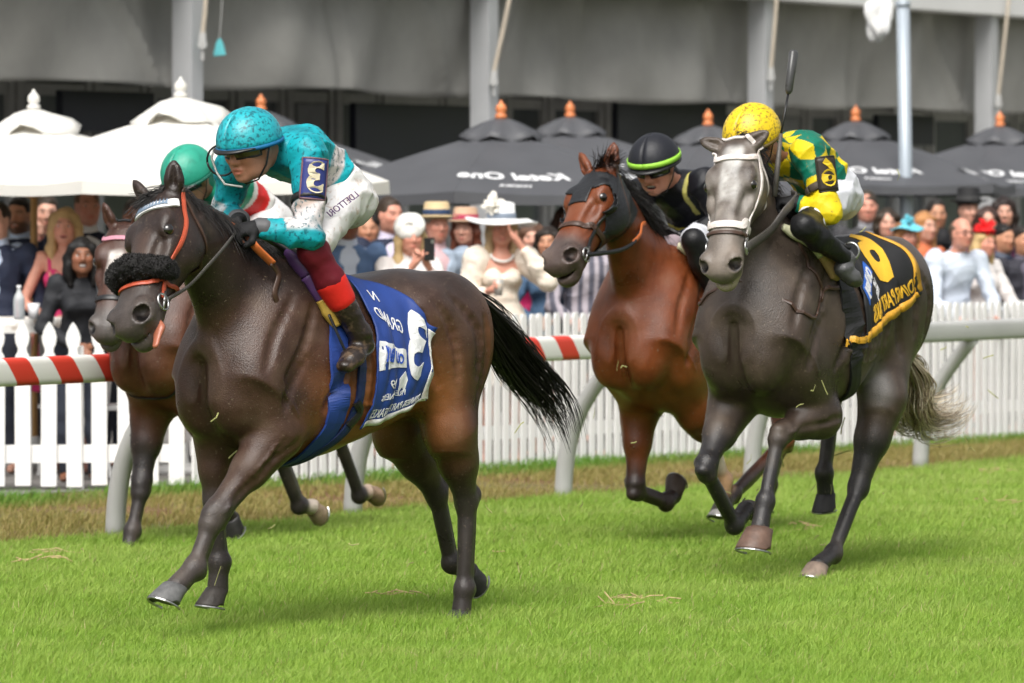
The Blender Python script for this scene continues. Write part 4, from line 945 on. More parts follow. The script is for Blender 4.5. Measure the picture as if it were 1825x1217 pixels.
V, Q = NF.mesh(); link('fleece', npmesh('fleece', V, Q), fleece_black, nb)
G_ = NF.grad(V); r_ = np.random.default_rng(3); ix = r_.integers(0, len(V), 4500)
fz = [V[i]-.004*G_[i]+np.linspace(0, 1, 4)[:,None]*(unit(G_[i]+r_.normal(0,.5,3))*.011) for i in ix]
strands('wool', None, fz, .0018, .0006, hair_m, nb, [(.008,.007,.007)]*len(fz))
# blue number cloth
sc1 = h_thing(H1, 'saddle_cloth', 'blue saddle cloth with white number 3 and white border on the leader', 'saddle cloth', 'numbered saddle cloths')
S1 = Sheet(H1, (608,487), (757,578), (776,727), (640,764), .10, .20, .30, .27, off=.016, wave=.007, bulge=(.03,-.015,-.02,.02), free=.010)
S1.mesh('cloth', cloth_blue, sc1)
S1.band('border', [(.968,.07),(.970,.3),(.972,.6),(.972,.96)], .028, white_cloth, sc1); S1.band('border', [(.985,.965),(.7,.965),(.4,.965),(.02,.965)], .030, white_cloth, sc1)
S1.text('3', .40, .72, .40, print_w, sc1, -.10, .56, .012, name='numeral')
S1.text('GRAND', .066, .30, .33, print_w, sc1, .08, .75); S1.text('N', .060, .20, .20, print_w, sc1, .2)
S1.poly([(.02,.50),(.52,.455),(.53,.575),(.03,.625)], print_w, sc1); S1.text('OLD BAY', .052, .275, .540, print_blue, sc1, .06, .72, .001, .010)
S1.poly([(.46,.66),(.52,.60),(.52,.70),(.58,.66),(.55,.76),(.50,.72),(.47,.76)], print_w, sc1); S1.text('149', .044, .34, .70, print_w, sc1, .10); S1.text('PREAKNESS', .034, .36, .775, print_w, sc1, .10)
S1.text('DINNER PARTY STAKES', .058, .485, .885, print_w, sc1, .03, .53)
g1 = h_thing(H1, 'girth', 'navy and blue girth strap round the leader', 'girth', 'girths holding the saddles')
h_strap(H1, 'girth_panel', [H1.J(600,560,.25), H1.J(602,640,.29), H1.J(604,700,.29), H1.J(597,755,.27)], .095, .012, cloth_blue, g1)
h_strap(H1, 'girth_web', [H1.J(640,640,.30), H1.J(637,700,.30), H1.J(625,760,.28), H1.J(590,802,.22), H1.J(548,832,.12), H1.J(500,850,-.05)], .042, .012, cloth_navy, g1, off=.006)
h_strap(H1, 'girth_web', [H1.J(597,750,.27), H1.J(580,790,.23), H1.J(545,826,.12), H1.J(500,846,-.05)], .085, .010, cloth_blue, g1, off=.004)
h_strap(H1, 'buckle_guard', [H1.J(632,715,.30), H1.J(640,735,.30), H1.J(622,760,.28)], .035, .016, leather_black, g1, off=.012)
def saddle(h, label, u0, u1, pts, mats, stir, lab_pad):
    t = h_thing(h, 'saddle', label, 'saddle', 'racing saddles')
    h_shell(h, 'seat', lambda V: (V[:,0] > u0)&(V[:,0] < u1)&(V[:,2] > 1.33)&(np.abs(V[:,1]) < .20), .028, .02, leather_black, t)
    n = len(mats)
    for i, m in enumerate(mats):
        P = curve_pts(pts, 40); a, b = int(40*i/n), int(40*(i+1)/n)+1; P = h.f.proj(P[a:b], .02)
        r = np.interp(np.linspace(i/n, (i+1)/n, len(P)), [0,.15,.5,.85,1], [.016,.030,.040,.042,.018])
        MB().tube(P, r, 10, flat=.6).obj('pad_edge', m, t, True)
    if stir:
        c, to = stir; ln = curve_pts([h.J(*pts_, v_) for pts_, v_ in to], 16)
        MB().tube(ln, .009, 6, flat=.5).obj('stirrup_leather', leather_black, t, True)
        torus(c, A3(1,.25,0), .040, .006).obj('stirrup_iron', metal_bright, t, True)
    return t
saddle(H1, 'small black racing saddle with purple and mustard pad edge', .16, .44, [H1.J(506,462,.12), H1.J(530,486,.18), H1.J(560,512,.23), H1.J(583,540,.26), H1.J(596,585,.27)], [purple_pad, purple_pad, gold_pad],
       (H1.J(622,640,.33), [((586,560),.29),((604,600),.32),((618,632),.33)]), None)
# ---- brown horse behind
bb = bridle(HB, 'black bridle with pink browband on the brown horse', leather_black, leather_black, M('pink web', (.45,.20,.26), .6), nose_t=.42)
h_strap(HB, 'breast_strap', [HB.J(232,590,-.20), HB.J(262,640,-.05), HB.J(300,645,.05), HB.J(330,610,.14), HB.J(345,560,.16)], .012, .006, leather_black, bb)
vb = HB.vis; bc = HB.f.proj(np.array([HB.H_(.520,-.030,vb*.10)]), .012)[0]
rein(HB, bb, [bc, bc+A3(-.05,.06,-.09), HB.J(236,612,.10), HB.J(262,570,.10), HB.J(330,450,.08)], .008, leather_black)
saddle(HB, 'black racing saddle on the brown horse behind', .08, .44, [HB.J(340,460,.12), HB.J(360,500,.2), HB.J(380,540,.25)], [leather_black], None, None)
# ---- bay with hood
bcn = bridle(HC_, 'dark brown bridle with plain noseband over the black hood', leather_brown, leather_brown, None, leather_black, nose_t=.375, nose_w=.03)
hood = h_thing(HC_, 'blinker_hood', 'black wet blinker hood with cup at the eye', 'hood')
hh = HC_; kk = hh.k
def hoodcond(V):
    R = V-hh.P; t = R@hh.hd/kk; f = R@hh.fr/kk; x = R@hh.sd/kk
    ey = ((t-.200)/.062)**2+((f-.048)/.055)**2 < 1
    nose = (t > .255) & (f > .0+(t-.255)*-.9) 
    ear = (t < .03) & (((f-.045)**2+(np.abs(x)-.058)**2) < .062**2)
    return (t > -.015)&(t < .40)&(~(ey&(np.abs(x) > .06)))&(~nose)&(~ear)&(f > -.24)&(np.linalg.norm(R-hh.hd*.2*kk, axis=1) < .40*kk)&(f*.55-t < .04)
h_shell(hh, 'hood_fabric', hoodcond, .005, .004, mask_black, hood)
for g in (-1, 1):
    c = hh.H_(.21,.028,g*.135); rows = []
    for th_ in np.linspace(0, 1, 7):
        rr = .062*math.cos(th_*1.35)+.008; rows.append([c+hh.sd*g*(.05*math.sin(th_*1.3)-.012)*kk-hh.fr*.012*th_+hh.hd*rr*math.sin(a)*kk+(-hh.fr)*rr*math.cos(a)*kk*.9 for a in np.linspace(-1.45, 1.45, 16)])
    solidify(MB().grid(rows).obj('blinker_cup', mask_black, hood, True), .004)
vc = HC_.vis; bc = HC_.f.proj(np.array([HC_.H_(.520,-.030,vc*.10)]), .012)[0]
rein(HC_, bcn, [bc, HC_.J(1066,452,.15), HC_.J(1105,446,.17), HC_.J(1130,432,.16), HC_.J(1143,408,.12)], .012, leather_black)
rein(HC_, bcn, [HC_.J(1128,433,.16), HC_.J(1141,418,.14), HC_.J(1144,402,.12), HC_.J(1150,398,.1)], .014, orange_rubber, name='rein_grip')
saddle(HC_, 'racing saddle with cream and green pad edge on the bay', .08, .44, [HC_.J(1206,440,.16), HC_.J(1235,462,.21), HC_.J(1262,486,.25), HC_.J(1283,503,.27)], [cream_pad, green_pad], None, None)
# ---- grey
bg_ = bridle(HG, 'white webbing bridle with double noseband on the grey face', web_white, web_white, web_white, nose_t=.43, nose_w=.034, brow_w=.026)
h_strap(HG, 'lower_noseband', ring_on_head(HG, .465, .03), .016, .006, leather_brown, bg_, n=70)
vg = HG.vis; bc = HG.f.proj(np.array([HG.H_(.520,-.030,vg*.10)]), .012)[0]
rein(HG, bg_, [bc, HG.J(1372,412,.14), HG.J(1398,378,.16), HG.J(1420,352,.16), HG.J(1412,345,.12)], .024, grey_rubber, .3, 'rein_grip')
h_strap(HG, 'breast_strap', [HG.J(1286,545,-.17), HG.J(1320,562,-.05), HG.J(1372,568,.06), HG.J(1410,550,.14), HG.J(1437,533,.20)], .016, .007, leather_brown, bg_)
h_strap(HG, 'breast_strap', [HG.J(1437,533,.20), HG.J(1425,490,.17), HG.J(1405,440,.12), HG.J(1382,415,.08)], .016, .007, leather_brown, bg_)
h_strap(HG, 'strap_end', [HG.J(1437,533,.21), HG.J(1460,517,.24), HG.J(1484,516,.26)], .018, .006, leather_brown, bg_, off=.012)
torus(HG.J(1438,534,.22), A3(.5,.8,0), .016, .004).obj('strap_ring', metal_bright, bg_, True)
sc2 = h_thing(HG, 'saddle_cloth', 'black saddle cloth with yellow number 6 and gold border on the grey', 'saddle cloth', 'numbered saddle cloths')
S2 = Sheet(HG, (1478,372), (1556,368), (1628,524), (1526,610), .10, .12, .27, .29, off=.016, wave=.005, bulge=(.01,-.01,.03,.05))
S2.mesh('cloth', cloth_black, sc2)
S2.band('border', [(.985,.02),(.985,.3),(.985,.6),(.975,.965)], .034, gold, sc2); S2.band('border', [(.975,.965),(.7,.965),(.4,.965),(.02,.965)], .034, gold, sc2)
S2.text('6', .44, .63, .40, gold_print, sc2, -.15, .85, .016, name='numeral')
S2.text('DINNER PARTY STAKES', .070, .50, .850, gold_print, sc2, .02, .52, .001)
S2.poly([(.02,.66),(.34,.50),(.40,.60),(.06,.77)], M('bright blue print', (.02,.13,.55), .5), sc2); S2.text('Old Bay', .055, .205, .635, print_w, sc2, .28, .9, .002, .009)
S2.text('149', .035, .36, .68, print_w, sc2, .3); S2.text('PREAK', .030, .34, .745, print_w, sc2, .3)
g2 = h_thing(HG, 'girth', 'black girth with gold end panel on the grey', 'girth', 'girths holding the saddles')
h_strap(HG, 'girth_panel', [HG.J(1492,400,.18), HG.J(1502,480,.27), HG.J(1512,560,.30), HG.J(1513,620,.28)], .13, .012, cloth_black, g2)
h_strap(HG, 'girth_web', [HG.J(1512,600,.29), HG.J(1508,650,.26), HG.J(1498,690,.18), HG.J(1480,715,.05)], .085, .012, cloth_black, g2)
h_strap(HG, 'gold_panel', [HG.J(1500,610,.30), HG.J(1532,602,.30)], .030, .008, gold, g2, off=.016)
saddle(HG, 'racing saddle with tan pad edge on the grey', .06, .46, [HG.J(1400,402,.16), HG.J(1430,420,.20), HG.J(1462,450,.25), HG.J(1485,480,.28), HG.J(1494,497,.29)], [cream_pad, tan_pad],
       (HG.J(1516,448,.36), [((1476,420),.28),((1500,436),.33),((1516,442),.36)]), None)
# ------------------------------------------------------------------ people
skin_m = M('skin', (0,0,0), .48, .06, 30, .12, 120, attr=True, spec=.4)
garm = {}
def cloth_m(name, col, rough=.7, bump=.25, bs=26, spots=None, attr=False, var=.08, spec=.3):
    if name not in garm: garm[name] = M(name, col, rough, var, 9, bump, bs, attr=attr, spots=spots, spec=spec)
    return garm[name]
eye_w = M('eye white', (.62,.58,.55), .2, 0); eye_d = M('iris', (.02,.012,.008), .1, 0)
mud = (.16,.11,.07)
def frame(f, u):
    f = unit(f); u = unit(A3(*u)-f*(A3(*u)@f)); return f, u, np.cross(u, f)       # forward, up, left
class Person:
    def __init__(s, root, J, r=1.0, fem=False, h=.010):
        s.root, s.J, s.r, s.fem, s.h = root, J, r, fem, h
        P = np.array([v for k, v in J.items() if k not in ('hf', 'hu', 'front')]); s.lo, s.hi = P.min(0)-.30, P.max(0)+.30
        s.hf, s.hu, s.hs = frame(J['hf'], J['hu']); s.hk = J.get('hk', 1.0) if not isinstance(J.get('hk', 1.0), np.ndarray) else 1.0
    def F(s, h=None): return Field(s.lo, s.hi, h or s.h)
    def torso(s, F, g=0.0, t0=0.0, t1=1.0, k=.03, bust=True, flare=0.0):
        J = s.J; a, b = J['pelvis'], J['neck']; ax = b-a; L = np.linalg.norm(ax); fr = J['front']; w = (np.linalg.norm(J['shL']-J['shR'])/.36) ; q = s.r
        bul = J.get('bulge', 0.0) if not isinstance(J.get('bulge', 0.0), np.ndarray) else 0.0
        W = [.150,.160,.142,.132,.150,.165,.145,.060] if not s.fem else [.155,.165,.130,.115,.135,.148,.120,.05]
        T = [-.06,.05,.25,.42,.62,.82,.95,1.03]; D = [.10,.112,.100,.095,.108,.108,.080,.05]
        st = []
        for t, w_, d in zip(T, W, D):
            if t < t0-.13 or t > t1+.05: continue
            st.append((t*L, d*q+g, d*q*.98+g, w_*q+g, -bul*math.sin(math.pi*np.clip(t,0,1))))
        F.loft(a, ax, fr, st, k, 2.2)
        if s.fem and bust and t1 > .7:
            sd = unit(np.cross(fr, ax))
            for e in (-1, 1): F.ell(a+ax*.66+unit(fr)*.085*q+sd*e*.065*q, A3(1,1,1)*(.058*q+g), .04)
    def arm(s, F, sd, g=0.0, t1=1.0, t0=0.0, k=.02, puff=0.0):
        J = s.J; sh, el, wr = J['sh'+sd], J['el'+sd], J['wr'+sd]; q = s.r*(.86 if s.fem else 1.0)
        up = lambda t: lerp(sh, el, t); lo = lambda t: lerp(el, wr, t)
        if t0 < .5:
            e = min(1, t1*2); F.seg(up(max(0, t0*2)), up(e), .056*q+g+puff, lerp(.056, .041, e)*q+g+puff*.8, k); 
            if t0 == 0: F.ell(sh, A3(.062,.062,.062)*q+g+puff, .03)
        if t1 > .5:
            a, e = max(0, t0*2-1), min(1, t1*2-1); mid = min(e, .35)
            if a < mid: F.seg(lo(a), lo(mid), .042*q+g+puff*.6, .043*q+g+puff*.6, k)
            b = max(a, mid); F.seg(lo(b), lo(e), lerp(.043, .028, max(0, b-.35)/.65)*q+g+puff*.6, lerp(.043, .028, max(0, e-.35)/.65)*q+g+puff*.15, k)
    def leg(s, F, sd, g=0.0, t1=1.0, t0=0.0, k=.03, seatmul=1.0):
        J = s.J; hp, kn, an = J['hip'+sd], J['kn'+sd], J['an'+sd]; q = s.r
        up = lambda t: lerp(hp, kn, t); lo = lambda t: lerp(kn, an, t)
        if t0 < .5: e = min(1, t1*2); F.seg(up(t0*2), up(e), lerp(.092,.058,t0*2)*q+g, lerp(.092,.056,e)*q+g, k)
        if t1 > .5:
            a, e = max(0, t0*2-1), min(1, t1*2-1); mid = .35
            if a < mid: F.seg(lo(a), lo(min(mid, e)), lerp(.055,.056,a/mid)*q+g, .056*q+g, k)
            if e > mid: F.seg(lo(max(a, mid)), lo(e), lerp(.056,.036,max(0,(a-mid))/(1-mid))*q+g, lerp(.056,.036,(e-mid)/(1-mid))*q+g, k)
    def foot(s, F, sd, g=0.0):
        an, to = s.J['an'+sd], s.J['to'+sd]; d = unit(to-an); q = s.r
        heel = an+A3(0,0,-.045)*q-A3(d[0],d[1],0)*.035
        F.seg(an, heel, .036*q+g, .034*q+g, .02); F.seg(heel, lerp(heel, to, .6), .034*q+g, .036*q+g, .02, ((0,0,1), .8)); F.seg(lerp(heel, to, .6), to, .038*q+g, .030*q+g, .02, ((0,0,1), .75))
    def hand(s, F, sd, g=0.0, fing=1.0):
        J = s.J; wr = J['wr'+sd]; d = unit(J.get('hd'+sd, wr-J['el'+sd])); n = J.get('hn'+sd, A3(0,0,1)); n = unit(n-d*(n@d)); c = np.cross(n, d)*(1 if sd == 'L' else -1); q = s.r*(.9 if s.fem else 1)
        curl = float(J['cu'+sd][0]) if 'cu'+sd in J else .5
        F.seg(wr, wr+d*.03*q, .027*q+g, .030*q+g, .015); F.ell(wr+d*.058*q, A3(.046,.040,.019)*q+g, .015, np.stack([d, c, n]))
        for i, (off, ln) in enumerate(((.030,.072),(.010,.080),(-.011,.075),(-.030,.060))):
            p = wr+d*.088*q+c*off*q; a = 0.0; r0 = .0098*q+g
            for j, f in enumerate((.45,.32,.25)):
                if j/3 >= fing: break
                a += curl*(.8, 1.0, .8)[j]; e = p+(d*math.cos(a)-n*math.sin(a))*ln*f*q; F.seg(p, e, r0, r0*.9, .006); p = e; r0 *= .92
        p = wr+d*.030*q+c*.030*q; e = p+(d*.6+c*.75-n*.35*(1+curl))*.036*q; F.seg(p, e, .0125*q+g, .0115*q+g, .010); F.seg(e, e+(d*.85+c*.15*(1-curl)-n*.5*curl)*.030*q, .0115*q+g, .0095*q+g, .006)
    def H(s, f, u, l): return s.J['head']+(s.hf*f+s.hu*u+s.hs*l)*s.hk
    def head(s, F, g=0.0, mouth=0.0):
        R = np.stack([s.hf, s.hs, s.hu]); k = s.hk*(.95 if s.fem else 1.0); H = s.H; E = lambda c, r, kk=.02, op='+': F.ell(c, A3(*r)*k+g, kk, R, op)
        E(H(-.012,.030,0), (.097,.077,.098), .02); E(H(.028,-.045,0), (.064,.060,.072), .04); E(H(.064,-.100,0), (.026,.030,.022), .03)
        for e in (-1, 1):
            E(H(.064,-.022,e*.040), (.030,.028,.026), .03); E(H(.022,-.070,e*.042), (.045,.022,.035), .03)
            if g == 0: E(H(.098,.006,e*.032), (.016,.020,.013), .015, '-'); E(H(-.006,-.008,e*.078), (.024,.010,.034), .008)
        if g == 0:
            F.seg(H(.086,.026,-.034), H(.086,.026,.034), .014*k, .014*k, .025)
            F.seg(H(.092,.014,0), H(.113,-.030,0), .010*k, .0145*k, .018); 
            for e in (-1, 1): F.ell(H(.101,-.036,e*.012), A3(.012,.010,.009)*k, .01, R)
            E(H(.090,-.064,0), (.017,.028,.008), .012); E(H(.088,-.078,0), (.016,.024,.008), .012)
            if mouth: E(H(.096,-.071,0), (.022,.024*(.7+.5*mouth),.012*mouth), .008, '-')
            else: E(H(.108,-.071,0), (.012,.024,.003), .006, '-')
        F.seg(H(-.022,-.055,0), s.J['neck']*1.0+A3(0,0,.0), .056*k*(.85 if s.fem else 1)+g, .060*s.r*(.85 if s.fem else 1)+g, .04)
    def body(s, skin, arms=True, legs=True, mouth=0.0, beard=None, lips=None, glove=None, hands=('L','R'), feet=True, smile=False):
        F = s.f = s.F(); s.torso(F, -.012)
        for sd in ('L', 'R'):
            s.arm(F, sd, -.003); s.leg(F, sd, -.006)
            if sd in hands: s.hand(F, sd)
            if feet: s.foot(F, sd, -.004)
        s.head(F, 0, mouth); V, Q = F.mesh(); skin = np.array(skin)
        D = V-s.J['head']; f, u, l = D@s.hf/s.hk, D@s.hu/s.hk, D@s.hs/s.hk; n = noise3(V, 40, 3)
        C = np.tile(skin, (len(V), 1))*(1+.07*n[:,None])
        def bl(col, w_): nonlocal C; w_ = np.clip(w_, 0, 1)[:,None]; C = C*(1-w_)+np.array(col)*w_
        hd = (np.abs(u) < .16)&(np.linalg.norm(D, axis=1) < .17*s.hk)
        bl(skin*A3(1.08,.78,.74), hd*sstep(.05,.01,np.hypot(u+.028, np.abs(l)-.040))*(f > .03)*.35)
        lip = np.array(lips) if lips is not None else skin*A3(.85,.50,.48)
        bl(lip, .7*hd*(f > .06)*sstep(1.15,.85,np.hypot((u+.071)/.013, l/.027)))
        bl(skin*.22, hd*(f > .05)*sstep(1.1,.7,np.hypot((u-.031+.25*np.abs(np.abs(l)-.034))/.006, (np.abs(l)-.034)/.022)))
        if beard: bl(np.array(beard[0]), hd*(f > -.02)*sstep(-.040,-.060,u+.006*n+.35*np.maximum(0,.03-f))*beard[1]*(np.hypot((u+.071)/.014, l/.03) > 1))
        if mouth: bl((.03,.008,.008), hd*(f > .04)*(f < .092)*(np.abs(u+.071) < .011*mouth)*(np.abs(l) < .022))
        s.o = link('body', npmesh('person body', V, Q, True, C), skin_m, s.root)
        for e in (-1, 1):
            c = s.H(.0765,.006,e*.032); r0 = .0150*s.hk
            MB().lathe([(r0*math.cos(x), r0*math.sin(x)) for x in np.linspace(-1.57, 1.57, 9)], 12, c).obj('eye', eye_w, s.o, True)
            MB().lathe([(.007*s.hk*math.cos(x), .007*s.hk*math.sin(x)) for x in np.linspace(-1.57, 1.57, 7)], 10, c+s.hf*.0098*s.hk).obj('iris', eye_d, s.o, True)
        if mouth: MB().tube([s.H(.086-.20*x*x*14*.2,-.0655,x) for x in np.linspace(-.018,.018,7)], .0055*s.hk, 6, flat=.6).obj('teeth', eye_w, s.o, True)
        return s
    def make(s, name, fn, mat, h=None, noise=0.0, nsc=30, color=None, seed=1, cut=None):
        F = s.F(h); fn(F)
        if noise: F.noise(noise, nsc, seed, True)
        if cut is not None:       # keep the side where (p-o).n > 0
            for o, n in cut:
                n = unit(n); X, Y, Z = F.ax[0][:,None,None], F.ax[1][None,:,None], F.ax[2][None,None,:]
                F.d = np.maximum(F.d, -((X-o[0])*n[0]+(Y-o[1])*n[1]+(Z-o[2])*n[2])).astype(np.float32)
        V, Q = F.mesh(); 
        if len(V) == 0: return None
        return link(name, npmesh(name, V, Q, True, color(V) if color else None), mat, s.root)
    def hair(s, col, style='short', seed=1):
        m = cloth_m('hair %.3f %.3f' % (col[0], col[1]), col, .45, .5, 90, var=.25); R = np.stack([s.hf, s.hs, s.hu]); H = s.H; k = s.hk
        def f(F):
            F.ell(H(-.022,.042,0), A3(.100,.084,.096)*k, .01, R)
            if style in ('short', 'bald'):
                F.ell(H(-.05,-.02,0), A3(.066,.078,.06)*k, .02, R)
            if style in ('long', 'bob', 'wavy', 'up'):
                for e in (-1, 1):
                    ln = {'long':.30,'wavy':.27,'bob':.19,'up':.06}[style]
                    F.chain([H(.015,.055,e*.070), H(-.01,-.03,e*.088), H(-.02,-ln*.6,e*.092), H(-.01,-ln,e*.080)], [.036*k,.036*k,.036*k,.024*k], .03)
                F.chain([H(-.06,.03,0), H(-.085,-.06,0), H(-.085,-.06-({'up':.02}.get(style,.14)),0)], [.07*k,.07*k,.055*k], .03)
            F.noise(.004, 55, seed)
            F.ell(H(.105,-.03,0), A3(.085,.060,.082)*k, .012, R, '-'); F.ell(H(.05,-.10,0), A3(.075,.055,.07)*k, .012, R, '-')
            if style == 'bald': F.ell(H(.03,.11,0), A3(.12,.10,.085)*k, .01, R, '-')
            if style in ('short','bald'):
                for e in (-1,1): F.ell(H(-.004,-.012,e*.085), A3(.028,.025,.036)*k, .006, R, '-')
        return s.make('hair', f, m, .008)
def jk(h, d):
    out = {}
    for k, v in d.items():
        if k in ('hf', 'hu', 'front', 'hdL', 'hdR', 'hnL', 'hnR', 'cuL', 'cuR'): out[k] = A3(*v)
        elif k in ('hk', 'bulge'): out[k] = v
        else: out[k] = h.J(*v)
    return out
class Jockey(Person):
    def __init__(s, h, label, d, r=.95):
        root = thing('person', label, 'jockey', h.O, h.rz, 'jockeys riding in the race')
        d = jk(h, d); hk = d.pop('hk', 1.0); bul = d.pop('bulge', .03); Person.__init__(s, root, d, r, False, .009); s.hk = hk; s.J['bulge'] = bul; s.horse = h
    def helmet(s, mat, band=None, under=None, tilt=0.0):
        H = s.H; k = s.hk; rows = []; n = 28
        f = unit(s.hf+s.hu*tilt); u = unit(s.hu-f*(s.hu@f)); l = np.cross(u, f); c0 = H(-.006,.030,0)
        pt = lambda a, t, e=0: c0+(f*((.132+e)*math.cos(a)*math.cos(t)+(.008 if math.cos(a) > 0 else 0))+l*(.115+e)*math.sin(a)*math.cos(t)+u*(.125+e)*math.sin(t))*k
        for t in np.linspace(-.10, 1.55, 12): rows.append([pt(a, t) for a in np.linspace(0, 2*math.pi, n)])
        o = solidify(MB().grid(rows).obj('helmet', mat, s.root, True), .012)
        MB().tube([pt(a, -.10, .003) for a in np.linspace(0, 2*math.pi, 40)], .0085*k, 8).obj('helmet_rim', under, s.root, True)
        rows = [[pt(a, -.05, e)-u*dn*k for a in np.linspace(-.95, .95, 15)] for e, dn in ((-.006,.0),(.014,.006),(.027,.012))]
        rows[2] = [lerp(np.array(p), np.array(q), .5+.5*math.cos(x*1.55)) for p, q, x in zip(rows[0], rows[2], np.linspace(-1, 1, 15))]
        solidify(MB().grid(rows).obj('helmet_peak', leather_black, s.root, True), .008)
        if band: 
            rows = [[pt(a, t, .010) for a in np.linspace(0, 2*math.pi, 50)] for t in (.02, .12, .20)]; solidify(MB().grid(rows).obj('helmet_band', band, s.root, True), .003)
        for e in (-1, 1):
            MB().tube([H(.01,.01,e*.108), H(.015,-.06,e*.083), H(.035,-.115,e*.05), H(.05,-.130,0)], .006, 6, flat=.5).obj('chin_strap', leather_black, s.root, True)
    def goggles(s, lens, frame_, lift=0.0, off=0.0):
        H = s.H; rows = []
        for du in (-.024, -.012, .0, .012, .024):
            rows.append([H(.112*math.cos(a)*(1-abs(du)*4*.35)-.004+off, .004+du*(1-.18*abs(a))+lift, .098*math.sin(a)) for a in np.linspace(-1.15, 1.15, 21)])
        solidify(MB().grid(rows).obj('goggle_lens', lens, s.root, True), .004)
        g = np.array(rows); loop = list(g[0])+list(g[1:,-1])+list(g[-1][::-1])+list(g[::-1][1:,0])
        MB().tube(loop, .0045, 6).obj('goggle_frame', frame_, s.root, True)
        for e in (-1, 1): MB().tube([H(.04,.006+lift,e*.092), H(-.02,.012+lift,e*.098), H(-.09,.02+lift,e*.07), H(-.12,.02+lift,0)], .009, 6, flat=.35, up=s.hu).obj('goggle_strap', leather_black, s.root, True)
    def plate(s, label, c, n, up, w_, hgt, mat, txt, tmat, edge, size):
        n = unit(n); up = unit(A3(*up)-n*(A3(*up)@n)); ex = np.cross(up, n); rows = []
        for y in np.linspace(-.5, .5, 9): rows.append([c+ex*w_*x+up*hgt*y-n*(.9*(w_*x)**2/.12) for x in np.linspace(-.5, .5, 9)])
        p = solidify(MB().grid(rows).obj('arm_badge', mat, s.root, True), .006)
        g = np.array(rows); loop = list(g[0])+list(g[1:,-1])+list(g[-1][::-1][1:])+list(g[::-1][1:,0]); MB().tube(loop, .005, 6).obj('badge_edge', edge, p, True)
        V, F = text_mesh(txt, size, mirror=True, bold=.006); W = [c+ex*x+up*y+n*(.006-.9*x*x/.12) for x, y in V]
        b = MB(); b.add(W, F); solidify(b.obj('badge_number', tmat, p), .002)
turq = (.005,.33,.39); 
boot_m = cloth_m('muddy boot leather', (.020,.013,.010), .32, .3, 60, spots=[((.10,.065,.04), 26, .50, .62, .8)], spec=.5)
